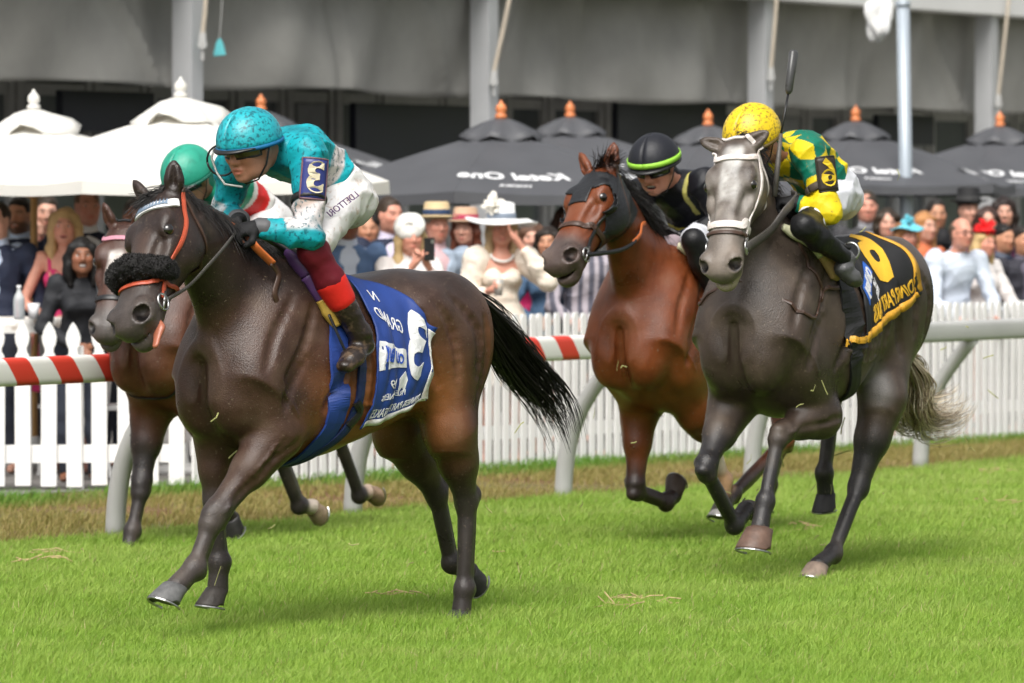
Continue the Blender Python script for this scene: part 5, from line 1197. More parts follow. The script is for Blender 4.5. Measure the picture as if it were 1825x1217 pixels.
# ---- leader's rider
def rider1():
    h = H1
    s = Jockey(h, 'person in turquoise silks and turquoise helmet crouched on leading horse number 3', dict(
        pelvis=(604,350,.02), neck=(487,262,.0), head=(446,264,.0), front=(.45,0,-.9), hf=(.93,.06,-.22), hu=(.22,.02,.95), hk=1.06, bulge=.05,
        shL=(549,272,.19), elL=(552,420,.30), wrL=(462,406,.16), hdL=(1,-.45,-.1), hnL=(.1,.5,.85), cuL=(1.25,0,0),
        shR=(418,300,-.17), elR=(398,388,-.27), wrR=(428,392,-.06), hdR=(.9,.4,-.1), hnR=(.1,-.5,.85), cuR=(1.2,0,0),
        hipL=(608,360,.11), knL=(558,447,.27), anL=(642,596,.33), toL=(616,652,.36), hipR=(600,360,-.09), knR=(520,447,-.27), anR=(590,598,-.33), toR=(560,648,-.35)))
    s.body((.50,.235,.150), smile=False)
    J = s.J
    # silks with a pale sash; mud spatter lives in the material
    sp = unit(J['neck']-J['pelvis'])
    def col(V):
        t = (V-J['pelvis'])@sp/np.linalg.norm(J['neck']-J['pelvis']); C = np.tile(np.array(turq), (len(V), 1)); n = noise3(V, 9, 4)
        near = np.linalg.norm(V-lerp(J['shL'], J['elL'], .5), axis=1) < .24; dL = np.abs((V-lerp(J['shL'],J['elL'],.5))@s.horse.M[1]*0+ (V-J['elL'])@unit(J['shL']-J['elL']))
        band = sstep(.34,.36,t)*sstep(.56,.54,t); arm = np.zeros(len(V))
        for sd in ('L','R'):
            a = (V-J['sh'+sd])@unit(J['el'+sd]-J['sh'+sd])/np.linalg.norm(J['el'+sd]-J['sh'+sd]); ax_ = np.linalg.norm(V-(J['sh'+sd]+a[:,None]*(J['el'+sd]-J['sh'+sd])), axis=1)
            isarm = (ax_ < .115)&(a > .42)&(a < 1.25); w_ = sstep(.58,.62,a)*sstep(1.02,.96,a)*isarm; arm = np.maximum(arm, w_); band = np.where(isarm, 0, band)
        w_ = np.clip(band*1+arm, 0, 1)[:,None]; C = C*(1-w_)+np.array((.60,.545,.54))*w_
        d = sstep(.15,.8,noise3(V, 34, 8)+.2*n)*arm; C = C*(1-.7*d[:,None])+np.array((.28,.16,.09))*.7*d[:,None]
        return C*(1+.10*n[:,None])
    silk = cloth_m('turquoise silk', (0,0,0), .5, .30, 20, attr=True, spots=[((.003,.075,.10), 62, .54, .66, .8), ((.003,.13,.17), 9, .48, .66, .7)])
    def jersey(F):
        s.torso(F, .022, .20); 
        for sd in ('L','R'): s.arm(F, sd, .014, .93, puff=.010)
        F.seg(J['neck']-sp*.02, J['neck']+sp*.045, .066, .062, .02)
    s.make('jersey', jersey, silk, .007, .0085, 22, col)
    wh = cloth_m('white breeches', (.76,.74,.74), .6, .25, 24, spots=[((.40,.27,.18), 30, .56, .70, .6)])
    def br(F):
        s.torso(F, .014, 0, .25); F.ell(J['pelvis']-sp*.045, A3(.122,.150,.118), .05)
        for sd in ('L','R'): s.leg(F, sd, .010, .50)
    s.make('breeches', br, wh, .008, .0065, 24)
    red = cloth_m('maroon legging', (.115,.006,.014), .5, .2, 30); redb = cloth_m('scarlet band', (.62,.020,.014), .5, .2, 30)
    for sd in 'LR':
        s.make('legging', lambda F: s.leg(F, sd, .008, .70, .49), red, .008, .002, 40); s.make('boot_band', lambda F: s.leg(F, sd, .016, .785, .69), redb, .008)
        s.make('boot', lambda F: (s.leg(F, sd, .012, 1.0, .80), s.foot(F, sd, .012)), boot_m, .008, .002, 50)
    hm = cloth_m('turquoise helmet cover', (.012,.36,.42), .38, .25, 60, spots=[((.004,.085,.11), 70, .50, .62, .85), ((.003,.15,.22), 6, .48, .68, .5)], spec=.5)
    s.helmet(hm, None, cloth_m('blue rim', (.01,.12,.27), .5), .0)
    lens = M('smoked amber lens', (.10,.075,.03), .08, .1, 5, spec=.8); s.goggles(lens, leather_black)
    # clear pair pushed off to the far side
    c = s.H(.10,-.030,-.085); 
    MB().tube([c+(s.hf*(.03*math.cos(a)-.02)+s.hs*-.045*math.cos(a)+s.hu*.058*math.sin(a))*1.1 for a in np.linspace(0, 6.283, 24)], .0045, 6).obj('spare_goggle_frame', leather_black, s.root, True)
    MB().tube([s.H(.07,.02,-.12), s.H(.085,-.02,-.13), s.H(.10,-.075,-.10), s.H(.12,-.115,-.05), s.H(.10,-.13,.02)], .005, 6).obj('spare_goggle_strap', M('clear rubber', (.35,.36,.34), .2), s.root, True)
    gl = cloth_m('black glove', (.008,.008,.009), .7, .3, 60)
    for sd in 'LR':
        s.make('glove', lambda F: (s.hand(F, sd, .004, .55), s.arm(F, sd, .006, 1.0, .97)), gl, .006)
        s.make('cuff', lambda F: s.arm(F, sd, .016, .99, .94), cloth_m('grey cuff', (.085,.085,.09), .5), .006)
    a = lerp(J['shL'], J['elL'], .33)
    n_ = unit(A3(.50,.86,.05)); s.plate('', a+n_*.100, n_, J['shL']-J['elL'], .105, .165, M('badge blue', (.028,.04,.19), .4), '3', M('badge cream', (.62,.55,.40), .5), M('badge edge', (.16,.08,.10), .5), .17)
    ringband(lerp(J['shL'],J['elL'],.57), J['elL']-J['shL'], .071, .014).obj('arm_band', leather_black, s.root, True)
    # mirrored rider's name down the thigh
    ex = unit(h.J(652,352,.22)-h.J(598,392,.22)); q = 'L.DETTORI'
    t_ = lerp(J['hipL'], J['knL'], .42); n2 = unit(A3(.30,.93,.30)); n2 = unit(n2-ex*(n2@ex)); up = unit(np.cross(n2, ex)); up = up if up[2] > 0 else -up
    V, F = text_mesh('L.DETTORI', .040, mirror=True, shear=.2)
    W = [t_+n2*.108+ex*(x+.035)+up*y-n2*(.9*x*x/.9)+up*.03 for x, y in V]; solidify(MB().add(W, F).obj('leg_lettering', M('purple print', (.10,.03,.14), .6), s.root), .003)
    return s
R1 = rider1()
# ---- hidden rider
def rider2():
    h = HB
    s = Jockey(h, 'person in green helmet mostly hidden behind the leading horse', dict(
        pelvis=(470,395,.0), neck=(368,335,.0), head=(338,318,-.01), front=(.45,0,-.9), hf=(.85,0,-.5), hu=(.5,0,.86), hk=1.12, bulge=.05,
        shL=(408,345,.18), elL=(405,430,.25), wrL=(350,440,.12), hdL=(1,-.4,-.2), hnL=(0,.5,.8), cuL=(1.2,0,0),
        shR=(330,345,-.17), elR=(318,430,-.25), wrR=(335,440,-.08), hdR=(1,.4,-.2), hnR=(0,-.5,.8), cuR=(1.2,0,0),
        hipL=(474,400,.1), knL=(410,470,.25), anL=(460,590,.31), toL=(440,620,.33), hipR=(466,400,-.1), knR=(380,470,-.25), anR=(420,590,-.3), toR=(400,620,-.32)))
    s.body((.45,.22,.14)); J = s.J; sp = unit(J['neck']-J['pelvis'])
    def col(V):
        t = ((V-J['pelvis'])@sp); C = np.tile(np.array((.012,.25,.15)), (len(V),1)); st = (np.floor((t+.5*V[:,1])*16) % 2)
        w_ = (st*(t > .02)*(t < .36))[:,None]; base = np.where((np.floor((t+.5*V[:,1])*16) % 4 < 2)[:,None], np.array((.60,.02,.02)), np.array((.66,.64,.62)))
        k_ = ((t > .05)&(t < .34))[:,None]; return np.where(k_, base, C)
    s.make('jersey', lambda F: (s.torso(F, .022, .20), [s.arm(F, sd, .014, .93, puff=.010) for sd in 'LR'], F.seg(J['neck'], J['neck']+sp*.04, .066, .06, .02)), cloth_m('green silk', (0,0,0), .5, .3, 20, attr=True), .009, .003, 30, col)
    s.make('breeches', lambda F: (s.torso(F, .014, 0, .25), F.ell(J['pelvis']-sp*.045, A3(.122,.150,.118), .05), [s.leg(F, sd, .010, .5) for sd in 'LR']), cloth_m('white breeches', (.7,.7,.7)), .010)
    for sd in 'LR': s.make('boot', lambda F: (s.leg(F, sd, .012, 1.0, .5), s.foot(F, sd, .008)), boot_m, .010)
    for sd in 'LR': s.make('glove', lambda F: s.hand(F, sd, .004), cloth_m('black glove', (.008,.008,.009)), .008)
    s.helmet(cloth_m('green helmet cover', (.020,.30,.205), .42, .2, 50, spots=[((.012,.18,.12), 22, .5, .7, .6)], spec=.5), None, cloth_m('dark green rim', (.01,.10,.07), .5)); s.goggles(M('dark lens', (.012,.012,.012), .08, .1, 5, spec=.8), leather_black)
rider2()
def rider3():
    h = HC_
    s = Jockey(h, 'smiling person in black silks and black helmet with lime band', dict(
        pelvis=(1244,418,.02), neck=(1196,320,.0), head=(1168,297,.0), front=(.88,0,-.45), hf=(.90,.08,-.35), hu=(.35,0,.94), hk=1.08, bulge=.05,
        shL=(1254,326,.20), elL=(1290,398,.30), wrL=(1208,428,.12), hdL=(1,-.5,-.1), hnL=(.1,.5,.85), cuL=(1.2,0,0),
        shR=(1142,345,-.17), elR=(1118,400,-.24), wrR=(1162,412,-.06), hdR=(1,.4,-.1), hnR=(.1,-.5,.85), cuR=(1.2,0,0),
        hipL=(1258,425,.11), knL=(1236,428,.27), anL=(1282,535,.33), toL=(1268,560,.36), hipR=(1236,425,-.1), knR=(1180,425,-.26), anR=(1215,535,-.32), toR=(1200,560,-.34)))
    s.body((.56,.25,.165), mouth=.8); J = s.J; sp = unit(J['neck']-J['pelvis']); L = np.linalg.norm(J['neck']-J['pelvis'])
    def col(V):
        t = (V-J['pelvis'])@sp/L; C = np.tile(np.array((.007,.0075,.011)), (len(V),1)); x = np.abs(V[:,1])
        z = t-.20+.55*np.minimum(np.abs(x-.06), .12)
        arm = np.zeros(len(V), bool)
        for sd in 'LR':
            a = np.clip((V-J['sh'+sd])@(J['el'+sd]-J['sh'+sd])/np.sum((J['el'+sd]-J['sh'+sd])**2), 0, 1); arm |= (np.linalg.norm(V-(J['sh'+sd]+a[:,None]*(J['el'+sd]-J['sh'+sd])), axis=1) < .078)&(a > .3)
        w_ = ((((z > .03)&(z < .12))|((z > -.09)&(z < -.04)))&~arm)[:,None]; C = np.where(w_, np.array((.50,.42,.03)), C)
        top = ((np.abs(V[:,1]-.10) < .012)&(t > .45)&((V-J['pelvis'])@A3(-.9,0,-.45) < -.02))[:,None]; return np.where(top, np.array((.50,.46,.12)), C)
    s.make('jersey', lambda F: (s.torso(F, .022, .20), [s.arm(F, sd, .014, .93, puff=.010) for sd in 'LR'], F.seg(J['neck'], J['neck']+sp*.04, .066, .06, .02)), cloth_m('black silk', (0,0,0), .5, .3, 20, attr=True), .007, .0075, 22, col)
    s.make('breeches', lambda F: (s.torso(F, .014, 0, .25), F.ell(J['pelvis']-sp*.045, A3(.122,.150,.118), .05), [s.leg(F, sd, .018, .47) for sd in 'LR']), cloth_m('grey white breeches', (.62,.63,.68), .6, .25, 24), .009, .004, 24)
    for sd in 'LR': s.make('boot', lambda F: (s.leg(F, sd, .012, 1.0, .5), s.foot(F, sd, .008)), cloth_m('black boot leather', (.010,.010,.011), .4, .3, 50), .009)
    for sd in 'LR': s.make('glove', lambda F: s.hand(F, sd, .004), cloth_m('pale glove', (.30,.24,.26), .6), .007)
    s.helmet(cloth_m('black helmet cover', (.010,.011,.016), .5, .2, 50, spec=.4), cloth_m('lime band', (.30,.62,.06), .5), leather_black, .05)
    s.goggles(M('mirrored dark lens', (.02,.018,.010), .06, .1, 5, spec=1.0), leather_black)
    b = []
    V, F = text_mesh('OT', .034, mirror=True); c = s.H(.139,.044,0)
    MB().add([c+(s.hs*x*-1*-1+s.hu*y)*1.0-s.hf*(x*x*3.2) for x, y in V], F).obj('band_lettering', leather_black, s.root)
rider3()
def rider4():
    h = HG
    s = Jockey(h, 'person in yellow and green diamond silks with yellow helmet and raised whip', dict(
        pelvis=(1478,345,.03), neck=(1392,270,.0), head=(1342,250,-.04), front=(.45,0,-.9), hf=(.86,-.10,-.46), hu=(.46,.05,.87), hk=1.10, bulge=.05,
        shL=(1440,272,.19), elL=(1478,376,.32), wrL=(1420,362,.16), hdL=(.6,-.75,.1), hnL=(.2,.1,1.0), cuL=(1.25,0,0),
        shR=(1352,300,-.17), elR=(1340,380,-.26), wrR=(1372,372,-.03), hdR=(.8,.6,-.05), hnR=(.1,-.4,.9), cuR=(1.2,0,0),
        hipL=(1488,352,.12), knL=(1432,404,.29), anL=(1508,462,.35), toL=(1524,502,.37), hipR=(1468,352,-.09), knR=(1370,408,-.28), anR=(1420,520,-.33), toR=(1400,545,-.35)))
    s.body((.46,.22,.15)); J = s.J; sp = unit(J['neck']-J['pelvis']); L = np.linalg.norm(J['neck']-J['pelvis']); Y_, G_ = np.array((.72,.55,.012)), np.array((.004,.15,.095))
    fr = unit(A3(.45,0,-.9)); sdv = np.cross(fr, sp)
    def col(V):
        D = V-J['pelvis']; t = D@sp; a = np.arctan2(D@sdv, -(D@fr)+.0)*.17; p, q = t/.10, a/.085
        dia = ((np.floor(p*.5+q*.5)+np.floor(p*.5-q*.5)) % 2) < 1; C = np.where(dia[:,None], Y_, G_)
        for sd in 'LR':
            a_ = (V-J['sh'+sd])@(J['el'+sd]-J['sh'+sd])/np.sum((J['el'+sd]-J['sh'+sd])**2); ax_ = np.linalg.norm(V-(J['sh'+sd]+a_[:,None]*(J['el'+sd]-J['sh'+sd])), axis=1)
            f_ = (V-J['el'+sd])@(J['wr'+sd]-J['el'+sd])/np.sum((J['wr'+sd]-J['el'+sd])**2); fx = np.linalg.norm(V-(J['el'+sd]+np.clip(f_,0,1)[:,None]*(J['wr'+sd]-J['el'+sd])), axis=1)
            low = ((ax_ < .115)&(a_ > .45)&(a_ < 1.3))|((fx < .10)&(f_ > -.2)); C = np.where(low[:,None], Y_, C)
            gr = low&(((a_ > .62)&(a_ < .76)&(f_ < .05))|(f_ > .80)); C = np.where(gr[:,None], G_, C)
        return C*(1+.08*noise3(V, 10, 3)[:,None])
    silk = cloth_m('diamond silk', (0,0,0), .5, .3, 20, attr=True, spots=[((.20,.12,.03), 60, .62, .72, .6)])
    s.make('jersey', lambda F: (s.torso(F, .022, .20), [s.arm(F, sd, .014, .93, puff=.013) for sd in 'LR'], F.seg(J['neck'], J['neck']+sp*.04, .066, .06, .02)), silk, .0055, .0075, 22, col)
    s.make('breeches', lambda F: (s.torso(F, .014, 0, .25), F.ell(J['pelvis']-sp*.045, A3(.122,.150,.118), .05), [s.leg(F, sd, .008, .40) for sd in 'LR']), cloth_m('pale breeches', (.66,.67,.72), .6, .25, 24), .008, .006, 24)
    for sd in 'LR': s.make('boot', lambda F: s.leg(F, sd, .006, 1.0, .40), cloth_m('black boot leather', (.010,.010,.011), .4, .3, 40), .008, .004, 30)
    for sd in 'LR': s.make('shoe_cover', lambda F: s.foot(F, sd, .010), cloth_m('grey boot foot', (.075,.075,.078), .35, .3, 40, spec=.5), .008, .003, 50)
    for sd in 'LR': s.make('glove', lambda F: (s.hand(F, sd, .004), s.arm(F, sd, .010, 1.0, .93)), cloth_m('black glove', (.008,.008,.009), .7, .3, 60), .006)
    s.helmet(cloth_m('yellow helmet cover', (.74,.52,.010), .4, .25, 60, spots=[((.16,.10,.02), 66, .51, .63, .8)], spec=.5), None, cloth_m('dark gold rim', (.10,.07,.02), .5), .0)
    s.goggles(M('dark lens', (.012,.012,.012), .08, .1, 5, spec=.8), leather_black)
    a = lerp(J['shL'], J['elL'], .40); n_ = unit(A3(.45,.88,.10)); s.plate('', a+n_*.100, n_, J['shL']-J['elL'], .105, .16, M('badge dark brown', (.030,.020,.014), .5), '6', M('badge yellow', (.72,.50,.02), .5), M('badge black', (.02,.015,.01), .5), .17)
    ringband(lerp(J['shL'],J['elL'],.62), J['elL']-J['shL'], .071, .020).obj('arm_band', M('brown band', (.06,.045,.03), .6), s.root, True)
    V, F = text_mesh('I. ORTIZ', .05, mirror=True, shear=.1); ex = unit(h.J(1500,330,.2)-h.J(1470,345,.2)); c = h.J(1496,322,.18); n2 = unit(A3(.2,.9,.3)); n2 = unit(n2-ex*(n2@ex)); up = np.cross(n2, ex); up = up if up[2] > 0 else -up
    # whip, held upright in the near hand
    w = thing('whip', 'black racing whip with padded flap held upright by yellow helmet rider', 'whip', h.O, h.rz)
    p0, p1, p2, p3 = h.J(1380,350,.12), h.J(1392,238,.12), h.J(1405,166,.12), h.J(1415,90,.12)
    MB().tube([p0, lerp(p0,p1,.5), p1], [.013,.013,.009], 10).obj('handle', grey_rubber, w, True)
    MB().tube([p1, p2], .0055, 8).obj('shaft', leather_black, w, True)
    MB().tube([p2-(p3-p2)*.02, p2+(p3-p2)*.06, p2+(p3-p2)*.95, p3], [.010,.022,.026,.018], 12, flat=.8).obj('flap', M('grey padded leather', (.055,.055,.056), .3, .15, 20), w, True)
rider4()
# ------------------------------------------------------------------ the crowd behind the fences
def fence_Y(px):
    d = ray(px, 350)
    A, D = (LA, LD) if px < 345 else (FA, FD)
    M_ = np.array([[d[0], -D[0]],[d[1], -D[1]]]); return np.linalg.solve(M_, A[:2])[0]*d[1]
SK = dict(fair=(.60,.33,.24), pink=(.60,.28,.20), tan=(.50,.25,.15), brown=(.24,.10,.055))
ARMS = dict(down=((.27,-.03,1.12),(.25,.10,.90)), drink=((.25,.06,1.12),(.10,.27,1.20)), face=((.30,.22,1.26),(.09,.24,1.53)), phone=((.22,.22,1.18),(.05,.32,1.44)), lean=((.27,.18,1.10),(.16,.42,1.02)), clap=((.25,.10,1.13),(.045,.30,1.26)), rest=((.27,.10,1.12),(.05,.24,1.02)))
class Fan(Person):
    def __init__(s, label, px, py, dY, yaw=0, fem=False, arms=('down','down'), lean=0.0, look=(0,0), r=1.0, hk=1.0):
        Y = fence_Y(px)+dY; p = at(px, py, Y); top = p[2]-SOIL; q = top/(1.60 if lean == 0 else 1.60*math.cos(lean)*.985); s.q = q
        rz = math.pi+math.radians(yaw)
        root = thing('person', label, 'spectator', (p[0], p[1], SOIL), rz, 'spectators behind the picket fence')
        w = .165 if fem else .195
        def P(x, y, z): 
            if z > .95: y2 = y*math.cos(lean)+(z-.95)*math.sin(lean); z = .95+(z-.95)*math.cos(lean)-y*math.sin(lean); y = y2
            return A3(x, y, z)*q
        J = dict(pelvis=P(0,0,.95), neck=P(0,.01,1.45), head=P(0,.035,1.615), front=A3(0,math.cos(lean),-math.sin(lean)))
        for sd, g, a in (('L',-1,arms[0]),('R',1,arms[1])):
            e, wr = ARMS[a] if isinstance(a, str) else a
            J.update({'sh'+sd: P(g*w,0,1.40), 'el'+sd: P(g*e[0],e[1],e[2]), 'wr'+sd: P(g*wr[0],wr[1],wr[2]), 'hip'+sd: P(g*.09,0,.92), 'kn'+sd: P(g*.10,.02,.50), 'an'+sd: P(g*.10,-.02,.09), 'to'+sd: P(g*.13,.15,.03)})
            J['hn'+sd] = A3(-g*.6,-.3,-.5); J['cu'+sd] = A3(.9 if a in ('drink','phone') else .35,0,0)
        dx = J['head']-0; a = math.radians(look[0]); b = math.radians(look[1])
        J['hf'] = A3(math.sin(a)*math.cos(b), math.cos(a)*math.cos(b), math.sin(b)); J['hu'] = A3(0,-.05,1)
        Person.__init__(s, root, J, q*r, fem, .012); s.hk = q*hk*.93
    def suit(s, coat, shirt, tie=None, trs=(.03,.035,.05), V=.17, bs=30):
        J, q = s.J, s.q
        s.make('shirt', lambda F: (s.torso(F, .004, .1), F.seg(J['neck']-A3(0,0,.03), J['neck']+A3(0,.005,.035)*q, .070*q, .066*q, .02)), cloth_m('shirt %.2f %.2f' % shirt[:2], shirt, .7), .010)
        def jk_(F):
            s.torso(F, .016, -.3); F.seg(J['pelvis'], J['pelvis']-A3(0,0,.10), .15*q, .15*q, .05, ((0,1,0), .75))
            for sd in 'LR': s.arm(F, sd, .010, .95)
            n = lerp(J['pelvis'], J['neck'], .86); fr = unit(J['front']); F.ell(n+fr*.13*q, A3(.052,.10,.055)*q*1.1, .02, None, '-'); F.ell(n+fr*.13*q-A3(0,0,.13)*q, A3(.038,.09,.16)*q, .02, None, '-')
        s.make('jacket', jk_, cloth_m('jacket %.3f %.3f' % coat[:2], coat, .75, .25, bs), .010, .007, 20)
        if tie: 
            n = lerp(J['pelvis'], J['neck'], .95); fr = unit(J['front']); s.make('tie', lambda F: F.chain([n+fr*.075*q, n+fr*.125*q-A3(0,0,.10)*q, n+fr*.135*q-A3(0,0,.30)*q], [.014,.022,.030], .01, (fr, .4)), cloth_m('tie %.2f' % tie[0], tie), .008)
        s.trousers(trs)
    def trousers(s, c):
        s.make('trousers', lambda F: (F.ell(s.J['pelvis']-A3(0,0,.02), A3(.165,.125,.13)*s.q, .03), [s.leg(F, sd, .014) for sd in 'LR']), cloth_m('trousers %.3f' % c[0], c, .8), .013, .003, 20)
    def top(s, c, t1=.93, puff=0.0, name='shirt', spots=None, trs=None, color=None, collar=True):
        J, q = s.J, s.q
        m = cloth_m(name+' %.3f %.3f %s' % (c[0], c[1], bool(color)), c, .7, .25, 28, spots, attr=bool(color))
        s.make(name, lambda F: (s.torso(F, .014), [s.arm(F, sd, .008, t1, puff=puff) for sd in 'LR'], F.seg(J['neck']-A3(0,0,.03), J['neck']+A3(0,.0,.03)*q, .070*q, .062*q, .02) if collar else 0), m, .010, .007, 20, color)
        if trs: s.trousers(trs)
    def dress(s, c, sleeves=None, puff=0.0, low=.88, hem=.55, spots=None):
        J, q = s.J, s.q; m = cloth_m('dress %.3f %.3f' % c[:2], c, .65, .3, 30, spots)
        def f(F):
            s.torso(F, .010, 0, low-.12); F.loft(J['pelvis']+A3(0,0,.14)*q, A3(0,0,-1), A3(0,1,0), [(0,.11*q,.11*q,.14*q),(.18*q,.14*q,.15*q,.185*q),(.40*q,.17*q,.18*q,.21*q),(hem*q,.20*q,.21*q,.25*q)], .03)
            n = lerp(J['pelvis'], J['neck'], low+.06); fr = unit(J['front']); F.ell(n+fr*.11*q+A3(0,0,.02), A3(.085,.10,.06)*q, .015, None, '-')
        s.make('dress', f, m, .010, .008, 20)
        if sleeves:
            for sd in 'LR': s.make('sleeve', lambda F: s.arm(F, sd, .012, sleeves, puff=puff), m, .010, .006, 34)
        else:
            for sd, g in (('L',-1),('R',1)): MB().tube(curve_pts([lerp(J['pelvis'],J['neck'],.70)+A3(g*.085,.11,0)*q, J['neck']+A3(g*.10,.03,-.03)*q, lerp(J['pelvis'],J['neck'],.75)+A3(g*.085,-.10,0)*q], 12), .012, 6, flat=.4).obj('strap', m, s.root)
    # hats
    def hat(s, kind, col, band=None, tilt=0.0, side=0.0):
        H, k = s.H, s.hk; m = cloth_m('hat %.3f %.3f' % col[:2], col, .7, .3, 60); c = H(-.01,.075,0); R = np.stack([s.hs, s.hf, s.hu], 1)
        if kind in ('boater','fedora'):
            br, ht = (.165,.10) if kind == 'boater' else (.155,.115); mb = MB()
            prof = [(.0,ht),(.075,ht),(.092,ht-.012),(.098,.0),(.115,-.004),(br,-.006),(br,-.014),(.10,-.012),(.09,-.03)]
            n = 28; V = [c+R@(A3(r*math.cos(2*math.pi*i/n), r*1.08*math.sin(2*math.pi*i/n), z+(0 if kind == 'boater' else (.018*abs(math.cos(2*math.pi*i/n))*(r > .12))))*k) for r, z in prof for i in range(n)]
            F = [(j*n+i, j*n+(i+1)%n, (j+1)*n+(i+1)%n, (j+1)*n+i) for j in range(len(prof)-1) for i in range(n)]; o = link('hat', npmesh('hat', V, F), m, s.root)
            if band: 
                V = [c+R@(A3(r*math.cos(2*math.pi*i/n), r*1.08*math.sin(2*math.pi*i/n), z)*k) for r, z in ((.102,.004),(.1005,.042),(.096,.042)) for i in range(n)]
                link('band', npmesh('band', V, [(j*n+i, j*n+(i+1)%n, (j+1)*n+(i+1)%n, (j+1)*n+i) for j in range(2) for i in range(n)]), cloth_m('band %.3f' % band[0], band), o)
        if kind == 'wide':
            rows = []; n = 40
            for r, z in ((.095,.115),(.10,.0),(.14,-.006),(.20,-.020),(.262,-.030),(.268,-.024)):
                rows.append([c+R@(A3(r*math.cos(a), r*.95*math.sin(a), z+.020*math.sin(2*a+.6)*(r > .15)-.02*math.cos(a)*(r > .2))*k) for a in np.linspace(0, 2*math.pi, n)])
            rows.insert(0, [c+R@(A3(.05*math.cos(a), .05*math.sin(a), .125)*k) for a in np.linspace(0, 2*math.pi, n)]); rows.insert(0, [c+R@(A3(0,0,.125)*k)]*n)
            o = solidify(MB().grid(rows).obj('hat', m, s.root, True), .006)
            if band: MB().tube([c+R@(A3(.104*math.cos(a), .104*math.sin(a), .022)*k) for a in np.linspace(0, 6.283, 30)], .020, 6, flat=.3, up=(0,0,1)).obj('band', cloth_m('band %.3f' % band[0], band), o, True)
            s.petals(o, c+R@(A3(-.07,.05,.10)*k), .11*k, 26, cloth_m('petals', (.80,.77,.70), .8), 3)
        if kind == 'disc':
            d = unit(s.hf*.75+s.hu*.45+s.hs*side); a, b = unit(np.cross(d, s.hu)), None; b = np.cross(d, a); ce = H(.035,.085,side*.06); rows = []
            for r, z in ((.0,.045),(.05,.042),(.085,.030),(.115,.004),(.118,-.01),(.10,-.02)): rows.append([ce+(a*r*math.cos(x)+b*r*math.sin(x)*.92+d*(z+.006*math.sin(5*x)*(r > .04)))*k for x in np.linspace(0, 6.2832, 30)])
            o = solidify(MB().grid(rows).obj('hat', m, s.root, True), .006); s.petals(o, ce+d*.045*k, .05*k, 9, m, 5)
        if kind == 'flower': 
            o = MB().lathe([(.02,0),(.085,.0),(.09,.015),(.05,.03)], 16, H(0,.10,0)).obj('hat', m, s.root, True); s.petals(o, H(.015,.125,side*.05), .115*k, 34, m, 7)
        if kind == 'feather':
            o = solidify(MB().grid([[H(.02,.10,0)+R@(A3(r*math.cos(a), r*math.sin(a), .02-.05*r/.13+.015*math.sin(3*a))*k) for a in np.linspace(0, 6.283, 24)] for r in (.02,.07,.12,.15)]).obj('hat', m, s.root, True), .005); s.petals(o, H(.04,.13,0), .08*k, 14, m, 11)
    def petals(s, parent, c, R, n, mat, seed):
        r = np.random.default_rng(seed); mb = MB()
        for i in range(n):
            d = unit(r.normal(0, 1, 3)+A3(0,.3,.4)); a = unit(np.cross(d, A3(.2,.7,.5))); b = np.cross(d, a); L = R*r.uniform(.6, 1.0); w_ = L*.55; rows = []
            for t in np.linspace(0, 1, 5): rows.append([c+d*L*t+a*w_*x*math.sin(.35+2.5*t)+b*(.25*L*(t*t)-.25*L*x*x*1.5) for x in (-.5,-.25,0,.25,.5)])
            mb.grid(rows)
        o = mb.obj('petals', mat, parent, True); o['kind'] = 'stuff'; solidify(o, .004)
def held(name, label, cat, fan, sd, build, off=(0,0,0)):
    o = fan.J['wr'+sd]; d = unit(fan.J['wr'+sd]-fan.J['el'+sd]); p = o+d*.085*fan.q+A3(*off)
    t = thing(name, label, cat, fan.root.location, fan.root.rotation_euler[2]); build(t, p, fan.q); return t
def phone(t, p, q): MB().box(p, (.036,.006,.075)).obj('case', leather_black, t, bevel=.004); MB().box(p+A3(0,-.0075,0), (.032,.001,.068)).obj('screen', M('phone screen', (.05,.06,.08), .1), t); MB().box(p+A3(-.02,.0075,.05), (.010,.002,.012)).obj('lens', metal_bright, t)
def cup(t, p, q): MB().lathe([(.026,-.06),(.036,.05),(.034,.05),(.025,-.055)], 16, p).obj('tumbler', M('clear cup', (.75,.75,.72), .12, 0, trans=.5), t, True); MB().lathe([(.026,-.05),(.033,.02)], 14, p).obj('drink', M('amber drink', (.55,.30,.07), .2), t, True)
NAVY, BLK = (.018,.024,.048), (.012,.012,.014)
